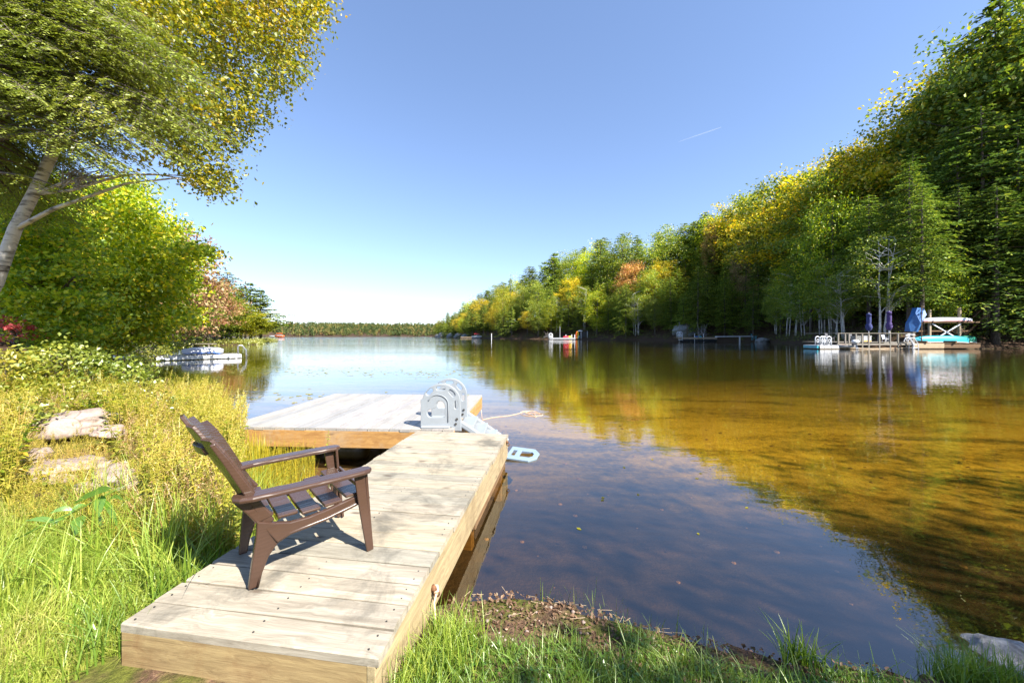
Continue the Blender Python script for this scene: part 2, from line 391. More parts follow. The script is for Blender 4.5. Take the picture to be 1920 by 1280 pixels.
def m_ground():
    t = NT('shore_soil_and_lake_bed'); pos = t.n('ShaderNodeNewGeometry').outputs['Position']
    sp = t.n('ShaderNodeSeparateXYZ'); t.l(pos, sp.inputs[0])
    n1 = t.noise(pos, 2.2, 8, .7, .2); n2 = t.noise(pos, 28, 6, .7); n3 = t.noise(pos, .35, 4, .6)
    soil = t.ramp(n2, [(.3, (.05, .032, .02)), (.5, (.12, .07, .045)), (.7, (.26, .16, .1))])
    moss = t.ramp(n2, [(.3, (.05, .06, .012)), (.7, (.16, .17, .03))])
    land = t.mix(t.ramp(n1, [(.42, (0, 0, 0)), (.58, (1, 1, 1))]), soil, moss)
    litter = t.ramp(t.noise(pos, 6, 8, .75), [(.35, (.03, .02, .012)), (.55, (.075, .045, .028)), (.7, (.16, .09, .05))])
    farm = t.math('GREATER_THAN', sp.outputs[1], 17.0); land = t.mix(farm, land, litter)
    # bed of the lake: gold sand with dark silt and weed drifts
    bv = t.map(pos, (.22, .6, 1)); b1 = t.noise(bv, 1.2, 7, .68, .6); b2 = t.noise(pos, 9, 5, .7)
    bf = t.math('ADD', t.math('MULTIPLY', b1, .72), t.math('MULTIPLY', b2, .28))
    sand = t.ramp(bf, [(.36, (.035, .024, .005)), (.44, (.15, .11, .018)), (.53, (.42, .31, .05)), (.66, (.62, .48, .11))])
    silt = t.ramp(bf, [(.36, (.012, .01, .009)), (.5, (.03, .022, .02)), (.68, (.085, .055, .045))])
    # sand lies from about four metres out, silt along the near bank
    q = t.math('ADD', t.math('MULTIPLY', sp.outputs[1], .5), t.math('MULTIPLY', sp.outputs[0], .2))
    q = t.math('ADD', q, t.math('MULTIPLY', n3, 1.2))
    qs = t.n('ShaderNodeMapRange'); qs.inputs[1].default_value = 2.9; qs.inputs[2].default_value = 5.0; t.l(q, qs.inputs[0])
    bed = t.mix(qs.outputs[0], silt, sand)
    dm = t.n('ShaderNodeMapRange'); dm.inputs[1].default_value = 7; dm.inputs[2].default_value = 23; t.l(t.math('ADD', sp.outputs[1], t.math('MULTIPLY', t.math('SUBTRACT', b1, .5), 26)), dm.inputs[0])
    bed = t.mix(dm.outputs[0], bed, (.045, .052, .016))  # farther bed painted weedy dark, standing in for dimming through deeper water
    under = t.math('LESS_THAN', sp.outputs[2], .015)
    c = t.mix(under, land, bed)
    t.principled(c, .9, t.bump(t.math('ADD', n1, n2), .8, .04), 0, .15); return t.m
ground = g.build('ground', m_ground(), smooth=True); tag(ground, 'grassy bank, wooded slopes and sandy lake bed', kind='structure')

def m_water():
    t = NT('clear_tea_coloured_water'); pos = t.n('ShaderNodeNewGeometry').outputs['Position']
    sp = t.n('ShaderNodeSeparateXYZ'); t.l(pos, sp.inputs[0])
    dist = t.math('SQRT', t.math('ADD', t.math('POWER', sp.outputs[0], 2), t.math('POWER', sp.outputs[1], 2)))
    r1 = t.noise(t.map(pos, (.55, 1.2, 1)), 2.6, 3, .5, .3)
    r2 = t.noise(t.map(pos, (.8, 1.6, 1)), 9, 2, .5)
    r3 = t.noise(t.map(pos, (.12, .5, 1)), 1.1, 3, .55)
    streak = t.ramp(t.noise(t.map(pos, (.012, .05, 1)), 1.0, 3, .6), [(.45, (.15, .15, .15)), (.62, (1, 1, 1))])
    h = t.math('ADD', t.math('MULTIPLY', r1, 1.0), t.math('MULTIPLY', r2, .22)); h = t.math('ADD', h, t.math('MULTIPLY', r3, 2.0))
    mr = t.n('ShaderNodeMapRange'); mr.inputs[1].default_value = 3; mr.inputs[2].default_value = 260; mr.inputs[3].default_value = .10; mr.inputs[4].default_value = .9; t.l(dist, mr.inputs[0])
    st = t.math('MULTIPLY', mr.outputs[0], t.math('ADD', t.math('MULTIPLY', streak, .8), .35))
    b = t.n('ShaderNodeBump'); b.inputs['Distance'].default_value = .05; t.l(h, b.inputs['Height']); t.l(st, b.inputs['Strength'])
    geo = t.n('ShaderNodeNewGeometry'); vd = t.n('ShaderNodeVectorMath', operation='DOT_PRODUCT'); t.l(geo.outputs['Incoming'], vd.inputs[0]); t.l(b.outputs[0], vd.inputs[1])
    co = t.math('ABSOLUTE', vd.outputs['Value'])   # reflectance rises towards grazing angles the same from above and below
    fres = t.math('ADD', t.math('MULTIPLY', t.math('POWER', t.math('SUBTRACT', 1.0, co, clamp=True), 4.2), .86), .14, clamp=True)
    gl = t.n('ShaderNodeBsdfGlossy'); gl.inputs['Roughness'].default_value = .015; t.l(b.outputs[0], gl.inputs['Normal']); gl.inputs[0].default_value = (1, 1, 1, 1)
    tr = t.n('ShaderNodeBsdfTransparent'); tr.inputs[0].default_value = (.88, .74, .42, 1)
    mx = t.n('ShaderNodeMixShader'); t.l(fres, mx.inputs[0]); t.l(tr.outputs[0], mx.inputs[1]); t.l(gl.outputs[0], mx.inputs[2])
    t.l(mx.outputs[0], t.out.inputs[0]); return t.m
wb = MB(); wb.quads([(-900, -40, 0), (900, -40, 0), (900, 1500, 0), (-900, 1500, 0)], [(0, 1, 2, 3)])
water = wb.build('water', m_water()); tag(water, 'calm clear brown lake reflecting trees and sky', kind='structure')

ct = MB(); a, b = P(1272, 266, 4500), P(1352, 239, 4500)
ct.tube([a, a.lerp(b, .35), a.lerp(b, .75), b], [1.5, 4.5, 6.5, 3.5], 8)
tr_ = NT('ice_cloud'); d_ = tr_.n('ShaderNodeBsdfDiffuse'); d_.inputs[0].default_value = (.9, .9, .9, 1); e_ = tr_.n('ShaderNodeBsdfTransparent')
mm = tr_.n('ShaderNodeMixShader'); mm.inputs[0].default_value = .93; tr_.l(d_.outputs[0], mm.inputs[1]); tr_.l(e_.outputs[0], mm.inputs[2]); tr_.l(mm.outputs[0], tr_.out.inputs[0])
tag(ct.build('contrail', tr_.m, smooth=True), 'short thin white vapour trail in the blue sky', 'contrail')

# ------------------------------------------------------------ foliage tools
def rnd_dirs(n, r=rng, up=0.0):
    v = r.normal(size=(n, 3)); v[:, 2] += up; return v / np.linalg.norm(v, axis=1, keepdims=True)

def leaf_quads(C, size, r=rng, up=.8, asp=.62, bend=True):
    """one folded diamond leaf at each point"""
    n = len(C); N = rnd_dirs(n, r, up); T = np.cross(N, rnd_dirs(n, r)); T /= np.linalg.norm(T, axis=1, keepdims=True) + 1e-9
    B = np.cross(N, T); s = (size * r.uniform(.65, 1.3, n))[:, None]
    a = C - T * s * .5; c = C + T * s * .5 - N * s * .12; b = C + B * s * asp * .5 - T * s * .08; d = C - B * s * asp * .5 - T * s * .08
    return np.stack([a, b, c, d], 1)

def pip(px, py, poly):
    ins = np.zeros(px.shape, bool); n = len(poly)
    for i in range(n):
        x1, y1 = poly[i]; x2, y2 = poly[(i + 1) % n]
        if y1 != y2: ins ^= ((y1 > py) != (y2 > py)) & (px < (x2 - x1) * (py - y1) / (y2 - y1) + x1)
    return ins

def sample_poly(poly, n, r=rng):
    A = np.array(poly, float); lo, hi = A.min(0), A.max(0); out = []
    while len(out) < n:
        q = r.uniform(lo, hi, (n * 3, 2)); q = q[pip(q[:, 0], q[:, 1], poly)]; out.extend(q.tolist())
    return np.array(out[:n])

def limb_path(a, b, sag=.1, k=5, r=rng, wob=.04):
    a = Vector(a); b = Vector(b); L = (b - a).length; pts = []
    for i in range(k + 1):
        t = i / k; p = a.lerp(b, t); p.z += math.sin(t * math.pi) * sag * L
        if 0 < i < k: p += Vector(r.normal(size=3)) * wob * L
        pts.append(p)
    return pts

def poly_tree(name, label, cat, base, trunk_pts, trunk_r, poly, Yr, n_clump, per, clump_r, leaf, leaf_mat, bark, seed, limbs=40, flat=.6, color=(1, 1, 1, 1), group=None, ball=True, up=.8):
    """a tree standing near the camera whose crown fills a volume Yr deep"""
    r = np.random.default_rng(seed); root = thing(name, label, cat, base, 0, group); ox, oy, oz = base
    q = sample_poly(poly, n_clump, r); u = r.uniform(-1, 1, n_clump)
    Yc = (Yr[0] + Yr[1]) / 2 + u * (Yr[1] - Yr[0]) / 2
    C = np.stack([(q[:, 0] - CX) / F * Yc, Yc, CAMZ - (q[:, 1] - HY) / F * Yc], 1)
    gzv = ground_z(C[:, 0], C[:, 1]); C[:, 2] = np.maximum(C[:, 2], np.maximum(gzv, 0) + .3)
    k = r.poisson(per, n_clump) + 2; idx = np.repeat(np.arange(n_clump), k); m = len(idx)
    o = np.clip(r.normal(size=(m, 3)), -1.5, 1.5) * clump_r * r.uniform(.5, 1.2, n_clump)[idx][:, None] * np.array([1, 1, flat])
    L = C[idx] + o; L[:, 2] = np.maximum(L[:, 2], .15)
    mb = MB(); mb.quadsoup(leaf_quads(L - np.array(base), leaf, r, up))
    cr = mb.build('crown', leaf_mat, root); cr.color = color
    tb = MB(); tp = [Vector(p) - Vector(base) for p in trunk_pts]
    tb.tube(tp, trunk_r, 10)
    sel = r.choice(n_clump, min(limbs, n_clump), replace=False)
    for s_ in sel:
        e = Vector(C[s_]) - Vector(base); cand = [p for p in tp if p.z < e.z + .3] or [tp[0]]
        st = min(cand, key=lambda p: (p - e).length + abs(p.z - (e.z - .25 * (p - e).length)))
        Ln = (e - st).length
        tb.tube(limb_path(st, e, .08, 5, r, .03), [max(.007, min(.05, .009 * Ln + .01) * (1 - .17 * i)) for i in range(6)], 5, False)
    t_ = tb.build('trunk', bark, root, True)
    return root

# generic prototypes, standing at the origin, 1 unit = 1 m
def make_conifer(name, H, Rr, z0, seed, whorls, tw, mat, bark, droop=.25, width=.085, tl=.42, ragged=.35, trunk_r=.28, tip=.72):
    r = np.random.default_rng(seed); root = thing(name, '', 'tree')
    tb = MB(); lean = r.normal(size=2) * .15
    tb.tube([(lean[0] * t * t, lean[1] * t * t, H * t - .6 * (t == 0)) for t in np.linspace(0, 1, 8)], [trunk_r * (1 - .93 * t) for t in np.linspace(0, 1, 8)], 8)
    Q = []
    for wi in range(whorls):
        f = (wi + r.uniform(0, .8)) / whorls; z = z0 + (H - z0) * f; nb = r.integers(3, 6); a0 = r.uniform(0, 6.28)
        for b in range(nb):
            an = a0 + b * 6.283 / nb + r.normal() * .3; L = Rr * ((1 - f) ** tip * .93 + .07) * r.uniform(1 - ragged, 1.12)
            if f < .12: L *= r.uniform(.45, 1)
            L *= 1 + .3 * math.sin(an * 2 + seed + z * .35) * math.cos(z * .8 + seed)
            d = np.array([math.cos(an), math.sin(an), 0]); sd_ = np.array([-d[1], d[0], 0])
            rise = r.uniform(.05, .3) if f > .5 else r.uniform(-.12, .2)
            def pt(t): return np.array([lean[0] * f * f, lean[1] * f * f, z]) + d * L * t + np.array([0, 0, L * (rise * t - droop * t * t)])
            if r.random() < .35: tb.tube([pt(0), pt(.5), pt(.95)], [.035 * trunk_r / .28 + .006 * L, .02, .008], 4, False)
            nt = max(4, int(tw * L / Rr)) + 3
            for ti in range(nt):
                t = (ti + r.uniform(0, 1)) / nt * .93 + .07; p = pt(t); sgn = -1 if ti % 2 else 1
                l = tl * L * (1 - .62 * t) * r.uniform(.6, 1.2) + .18
                dr = d * r.uniform(.5, 1.0) + sd_ * sgn * r.uniform(.45, .95); dr[2] = r.uniform(-.4, .05); dr /= np.linalg.norm(dr)
                ns = max(2, int(l / .25))
                for s_ in range(ns):
                    c = p + dr * l * (s_ + .5) / ns; c[2] -= .12 * l * ((s_ + .5) / ns) ** 2
                    wv = np.cross(dr, [0, 0, 1]); wv /= np.linalg.norm(wv); roll = r.normal() * .55
                    wv = wv * math.cos(roll) + np.array([0, 0, 1]) * math.sin(roll); ww = width * (1.25 - .6 * s_ / ns) * r.uniform(.7, 1.35)
                    dd = dr + r.normal(size=3) * .35; dd /= np.linalg.norm(dd); h = l / ns * .62
                    Q.append([c - dd * h, c + wv * ww - dd * h * .1, c + dd * h * 1.25, c - wv * ww - dd * h * .1])
    mb = MB(); mb.quadsoup(np.array(Q)); mb.build('crown', mat, root); tb.build('trunk', bark, root, True)
    return root

def make_broad(name, H, Rr, z0, seed, n_clump, per, leaf, mat, bark, trunk_r=.25, clump=.8, multi=1):
    r = np.random.default_rng(seed); root = thing(name, '', 'tree'); cz = (H + z0) / 2; hz = (H - z0) / 2
    C = []
    while len(C) < n_clump:
        v = r.normal(size=3); v /= np.linalg.norm(v); q = r.uniform(.25, 1) ** .45; lob = 1 + .22 * math.sin(v[0] * 5 + seed) * math.cos(v[1] * 4 + v[2] * 3 + seed)
        C.append([v[0] * Rr * q * lob * (1 - .25 * max(v[2], 0)), v[1] * Rr * q * lob * (1 - .25 * max(v[2], 0)), cz + v[2] * hz * q * lob])
    C = np.array(C); k = r.poisson(per, n_clump) + 2; idx = np.repeat(np.arange(n_clump), k); m = len(idx)
    Lf = C[idx] + np.clip(r.normal(size=(m, 3)), -1.4, 1.4) * clump * r.uniform(.55, 1.2, n_clump)[idx][:, None] * np.array([1, 1, .55])
    mb = MB(); mb.quadsoup(leaf_quads(Lf, leaf, r)); mb.build('crown', mat, root)
    tb = MB()
    for t_ in range(multi):
        ln = r.normal(size=2) * (.5 if multi == 1 else 1.3); bx = r.normal(size=2) * (.0 if multi == 1 else .35)
        pts = [Vector((bx[0] + ln[0] * t ** 1.5 + r.normal() * .06, bx[1] + ln[1] * t ** 1.5 + r.normal() * .06, H * .85 * t - .5 * (t == 0))) for t in np.linspace(0, 1, 8)]
        tb.tube(pts, [trunk_r / multi ** .5 * (1 - .88 * t) for t in np.linspace(0, 1, 8)], 8)
        for s_ in r.choice(n_clump, 14, replace=False):
            e = Vector(C[s_]); st = min(pts, key=lambda p: (p - e).length + 2 * abs(p.z - e.z + 1.5))
            tb.tube(limb_path(st, e, .06, 4, r), [.05, .04, .03, .02, .01], 4, False)
    tb.build('trunk', bark, root, True)
    return root
# ------------------------------------------------------------ near dock
DZ = .39
def plank_mesh(L, W, T, name, mat, e=.006):
    mb = MB()
    V = []
    for x in (-L / 2, L / 2):
        for y, z in ((-W / 2, -T / 2), (W / 2, -T / 2), (W / 2, T / 2 - e), (W / 2 - e, T / 2), (-W / 2 + e, T / 2), (-W / 2, T / 2 - e)): V.append((x, y, z))
    mb.poly(V, [[5, 4, 3, 2, 1, 0], [6, 7, 8, 9, 10, 11]] + [[k, (k + 1) % 6, 6 + (k + 1) % 6, 6 + k] for k in range(6)])
    return mb.mesh(name, mat)
def put(me, name, parent, loc, rot=(0, 0, 0), scale=None):
    o = bpy.data.objects.new(name, me); COL.objects.link(o); o.parent = parent; o.location = loc; o.rotation_euler = rot
    if scale: o.scale = scale
    return o

DANG = -math.atan2(.145, .989)
dock = thing('wooden_dock', 'weathered plank dock in the foreground with a brown chair, running out to the square raft', 'dock', (-1.13, 1.53, 0), DANG)
pm = plank_mesh(1.21, .1355, .038, 'plank', M['deck'])
rp = np.random.default_rng(3)
for k in range(23):
    put(pm, 'plank', dock, (rp.normal() * .004, .069 + k * .1437, DZ - .019 + rp.normal() * .0012), (rp.normal() * .006, rp.normal() * .002, rp.normal() * .002))
def board(nm, mat, parent, a, b, h, t):
    """a board on edge from a to b (top corners), own axes along its grain"""
    a = Vector(a); b = Vector(b); L = (b - a).length; mb = MB(); mb.box((0, 0, 0), (L, t, h))
    o = mb.build(nm, mat, parent, bevel=.003); o.location = (a + b) / 2 - Vector((0, 0, h / 2)); o.rotation_euler = (0, 0, math.atan2(b.y - a.y, b.x - a.x)); return o
zt = DZ - .040
board('end_board', M['fascia_end'], dock, (-.595, .021, zt), (.575, .021, zt), .255, .038)
board('side_board', M['fascia'], dock, (.582, .0, zt), (.582, 1.66, zt), .25, .036)
board('side_board', M['fascia'], dock, (.582, 1.664, zt), (.582, 3.31, zt), .25, .036)
board('side_board', M['fascia'], dock, (-.582, .042, zt), (-.582, 3.29, zt), .25, .036)
board('end_board', M['fascia'], dock, (-.56, 3.29, zt), (.56, 3.29, zt), .25, .036)
for y in (1.1, 2.2): board('joist', M['brownwood'], dock, (-.56, y, zt), (.56, y, zt), .2, .04)
board('lower_beam', M['brownwood'], dock, (.55, 1.7, .09), (.55, 3.24, .09), .09, .06)
for x, y in ((.5, 3.18), (-.5, 3.18), (.5, 1.75), (-.5, 1.75)):
    mb = MB(); mb.box((0, 0, 0), (.09, .09, 1.1)); p_ = mb.build('post', M['brownwood'], dock, bevel=.006); p_.location = (x, y, -.2)
for y, z in ((3.2, .315), (.62, .24)):
    mb = MB(); mb.tube([(.6, y, z), (.625, y, z)], [.02, .018], 6); ring = [(.625 + .018 * math.sin(a), y + .0, z - .022 + .022 * math.cos(a)) for a in np.linspace(0, 6.28, 11)]
    mb.tube(ring, .005, 5, False); mb.build('ring_bolt', M['rust'], dock, True)
scr = MB()
for k in range(23):
    for x in (-.56, .56, 0.02):
        for dy in (.035, .1):
            cx_, cy_ = x + rp.normal() * .004, k * .1437 + dy + rp.normal() * .003
            scr.tube([(cx_, cy_, DZ - .004), (cx_, cy_, DZ + .0012)], .0042, 6)
tag(scr.build('screw_heads', M['steel'], dock), kind='stuff')
rl = MB(); rl.tube([(.605, .62, .235), (.63, .60, .22), (.625, .58, .19), (.64, .56, .14), (.66, .52, .10), (.7, .5, .085)], .006, 6); rl.tube([(.607, .63, .25), (.63, .62, .255), (.64, .605, .24), (.62, .6, .23)], .008, 6)
ro = rl.build('mooring_rope', M['rope'], smooth=True); ro.location = (-1.13, 1.53, 0); ro.rotation_euler = (0, 0, DANG)
tag(ro, 'short knotted rope end on the right side board of the plank dock', 'rope')

# ------------------------------------------------------------ floating raft
FA = math.atan2(.11, -3.2) - math.pi; FA = -R(3.2)
raft = thing('swim_raft', 'square silver grey floating raft with orange side boards behind the plank dock', 'raft', (-2.30, 6.40, 0), FA)
RW, RL_, RZ = 3.2, 2.86, .40
pr = plank_mesh(RL_ - .004, .1385, .036, 'plank', M['raft'], .0015)
for k in range(22):
    put(pr, 'plank', raft, (-RW / 2 + .0727 + k * .1455, rp.normal() * .005, RZ - .018 + rp.normal() * .001), (0, 0, math.pi / 2 + rp.normal() * .0015))
zr = RZ - .038
board('side_board', M['cedar'], raft, (-RW / 2 + .01, -RL_ / 2 + .02, zr), (RW / 2 - .01, -RL_ / 2 + .02, zr), .225, .04)
board('side_board', M['cedar'], raft, (-RW / 2 + .01, RL_ / 2 - .02, zr), (RW / 2 - .01, RL_ / 2 - .02, zr), .225, .04)
board('side_board', M['cedar'], raft, (RW / 2 - .02, -RL_ / 2 + .045, zr), (RW / 2 - .02, RL_ / 2 - .045, zr), .225, .04)
board('side_board', M['cedar'], raft, (-RW / 2 + .02, -RL_ / 2 + .045, zr), (-RW / 2 + .02, RL_ / 2 - .045, zr), .225, .04)
for x, y in ((-1.1, -1.0), (.0, -1.0), (1.15, -1.0), (-1.1, .9), (.0, .9), (1.15, .9)):
    mb = MB(); pts = [(x + a, y, .02) for a in (-.24, -.22, -.1, .1, .22, .24)]
    mb.tube(pts, [.1, .16, .175, .175, .16, .1], 14); mb.build('float_barrel', M['barrel'] if y < 0 else M['blackp'], raft, True)
for x in (-1.2, .95):
    mb = MB(); mb.box((x, -RL_ / 2 + .06, .09), (.12, .03, .2)); mb.build('bracket', M['metal'], raft, bevel=.004)
    mb = MB(); mb.tube([(x + .035 * math.cos(a), -RL_ / 2 + .035, .13 + .03 * math.sin(a)) for a in np.linspace(0, 6.28, 13)], .006, 5, False); mb.build('shackle', M['metal'], raft, True)

# ------------------------------------------------------------ moulded boarding ladder
def curve_plate(name, outline, holes, th, mat, parent, bev=.006, res=1):
    cu = bpy.data.curves.new(name, 'CURVE'); cu.dimensions = '2D'; cu.fill_mode = 'BOTH'; cu.extrude = th / 2 - bev; cu.bevel_depth = bev; cu.bevel_resolution = 2
    for poly in [outline] + holes:
        sp = cu.splines.new('POLY'); sp.points.add(len(poly) - 1); sp.use_cyclic_u = True
        for i_, p in enumerate(poly): sp.points[i_].co = (p[0], p[1], 0, 1)
    tmp = bpy.data.objects.new('tmp', cu); COL.objects.link(tmp)
    me = bpy.data.meshes.new_from_object(tmp.evaluated_get(bpy.context.evaluated_depsgraph_get()))
    bpy.data.objects.remove(tmp); me.name = name; me.materials.clear(); me.materials.append(mat)
    me.polygons.foreach_set('use_smooth', np.zeros(len(me.polygons), bool))
    o = bpy.data.objects.new(name, me); COL.objects.link(o); o.parent = parent; return o
def arc(cx, cy, r, a0, a1, n, ry=None): return [(cx + r * math.cos(R(a)), cy + (ry or r) * math.sin(R(a))) for a in np.linspace(a0, a1, n)]
def slot(cx, cy, l, w_, ang):
    p = arc(l / 2 - w_ / 2, 0, w_ / 2, -90, 90, 6) + arc(-l / 2 + w_ / 2, 0, w_ / 2, 90, 270, 6); c, s = math.cos(R(ang)), math.sin(R(ang))
    return [(cx + x * c - y * s, cy + x * s + y * c) for x, y in p]
panel = [(0, 0), (0, .365), (.03, .378)] + arc(.275, .33, .255, 168, 0, 20, .25) + [(.535, .12), (.54, -.05), (.43, -.05), (.42, 0)]
heart = [((x - 65) / 795, (590 - y) / 795) for x, y in ((220, 350), (232, 322), (252, 306), (282, 306), (306, 318), (322, 342), (328, 372), (328, 472), (316, 490), (162, 492), (140, 480), (126, 456), (126, 424), (142, 400), (165, 392), (190, 392), (208, 384), (218, 370))]
holes = [slot(.115, .475, .13, .07, 47), slot(.268, .523, .14, .064, 0), slot(.42, .46, .13, .068, -50), slot(.478, .30, .13, .06, -90), heart]
holes = [h[::-1] for h in holes[:]]
lad = thing('dock_ladder', 'light grey moulded plastic boarding ladder with heart shaped cut-outs on the raft corner', 'ladder', (-1.235, 5.02, RZ), R(-1))
for y in (0.0, .62):
    o = curve_plate('handrail_panel', panel, holes, .05, M['ladder'], lad); o.rotation_euler = (R(90), 0, 0); o.location = (0, y, .012)
    # raised inner arch and foot flange moulded on the panel
    mb = MB(); pth = [(.10, y - .026, .37)] + [(.10 + .115 * (1 - math.cos(R(a))) , y - .03, .33 + .12 * math.sin(R(a))) for a in np.linspace(20, 90, 5)] + [(.215 + .155 * math.sin(R(a)), y - .03, .33 + .12 * math.cos(R(a))) for a in np.linspace(15, 90, 6)] + [(.37, y - .03, .08)]
    mb.tube(pth, .006, 8); mb.build('moulded_rib', M['ladder'], lad, True)
    mb = MB(); mb.box((.2, y - .02, .015), (.39, .11, .03)); mb.build('foot_flange', M['ladder'], lad, bevel=.012)
    for x, z in ((.475, .055), (.49, .12)):
        mb = MB(); mb.tube([(x, y - .036, z), (x, y - .022, z)], .016, 10); mb.build('bolt', M['steel'], lad)
    mb = MB(); mb.bar((.40, y + .05, .13), (1.16, y + .05, -.379), .055, .085); mb.build('side_rail', M['ladder'], lad, bevel=.02)
    mb = MB(); mb.tube([(.505, y + .014, .066), (.505, y + .026, .066)], .02, 10); mb.build('bolt', M['steel'], lad)
for k in range(4):
    t = .2 + .17 * k; x, z = .40 + .88 * t, .13 - .59 * t
    mb = MB(); mb.box((x + .03, .36, z - .02), (.2, .6, .04)); mb.build('tread', M['ladder'], lad, bevel=.01)
foot = curve_plate('bottom_step', [(0, 0)] + [(.26, 0), (.33, .05), (.335, .11), (.27, .16), (0, .16)], [h[::-1] for h in ([(.025, .035), (.025, .125), (.085, .125), (.085, .035)], [(.125, .035), (.125, .125), (.25, .125), (.285, .1), (.285, .06), (.25, .035)])], .03, M['ladder_wet'], lad, .006)
foot.location = (1.15, -.10, -RZ + .022); foot.rotation_euler = (R(4), R(3), R(-14)); foot.scale = (1.2, 2.4, 1)

rope = MB(); rp2 = np.random.default_rng(8); pts = []
a, b = Vector((-.6, 6.95, .0)), Vector((.26, 7.9, .0))
a = Vector((-.585, 7.2, .004)); b = Vector((.45, 8.05, .004))
for t in np.linspace(0, 1, 16): q = a.lerp(b, t); pts.append(q + Vector((0, .05 * math.sin(t * 9), 0)))
cxy = Vector((.42, 7.75, .004))
for t in np.linspace(0, 17, 70): pts.append(cxy + Vector(((.16 + .09 * math.sin(t * .37)) * math.cos(t), (.2 + .12 * math.sin(t * .61)) * math.sin(t * .93), .002 * math.sin(t * 3))))
rope.tube([(-.6, 7.2, .2), (-.59, 7.2, .05)] + pts, .0055, 6)
tag(rope.build('floating_rope', M['rope'], smooth=True), 'thin pale rope coiled loosely on the water right of the raft', 'rope')

# ------------------------------------------------------------ moulded garden chair
CF = 42.0
chair = thing('adirondack_chair', 'dark brown moulded plastic garden chair facing the lake on the plank dock', 'chair', (-1.24, 2.16, DZ + .0015), R(CF))
cm = M['plastic']
# back: five fanned slats curving backwards
ys = [-.2, -.1, 0, .1, .2]
for n_, y in enumerate(ys):
    a = abs(y) / .2
    top = .865 - .085 * a ** 1.3; xt = -.52 + .085 * a ** 1.5; xb = -.24 + .045 * a ** 1.5
    C = []
    for t in np.linspace(0, 1, 9):
        C.append((xb + (xt - xb) * t ** 1.12, y * (.92 + .22 * t), .30 + (top - .30) * t))
    wd = [.092, .096, .1, .103, .106, .109, .110, .1, .062]
    sides = []; nrs = []
    for t in np.linspace(0, 1, 9):
        sl = ((1 - t) * .045 * 1.5 * a ** .5 + t * .085 * 1.5 * a ** .5) / .2 * (1 if y > 0 else -1 if y < 0 else 0) * .8
        sv = Vector((sl, 1, 0)).normalized(); up_ = Vector((-.42, 0, .9)); sides.append(sv); nrs.append(up_.cross(sv).normalized() * -1)
    wd = [w_ * (1 + .22 * a) for w_ in wd]
    mb = MB(); mb.ribbon(C, sides, nrs, wd, .018); mb.build('back_slat', cm, chair, bevel=.004)
mb = MB()
for z, x, hw in ((.70, -.452, .12),):
    pts = [(x + .07 * (abs(y) / .2) ** 1.5 - .015, y, z) for y in np.linspace(-hw, hw, 9)]
    mb.ribbon(pts, (-.3, 0, .95), (.95, 0, .3), .045, .018)
mb.build('back_crossrail', cm, chair, bevel=.004)
for s_ in (-1, 1):   # outer border of the back running into the arm
    C = [(-.19, s_ * .242, .32), (-.24, s_ * .254, .42), (-.31, s_ * .268, .56), (-.37, s_ * .278, .68), (-.418, s_ * .278, .765)]
    mb = MB(); mb.ribbon(C, (.93, 0, .36), (0, 1, 0), [.045, .042, .036, .03, .022], .022); mb.build('back_border', cm, chair, bevel=.006)
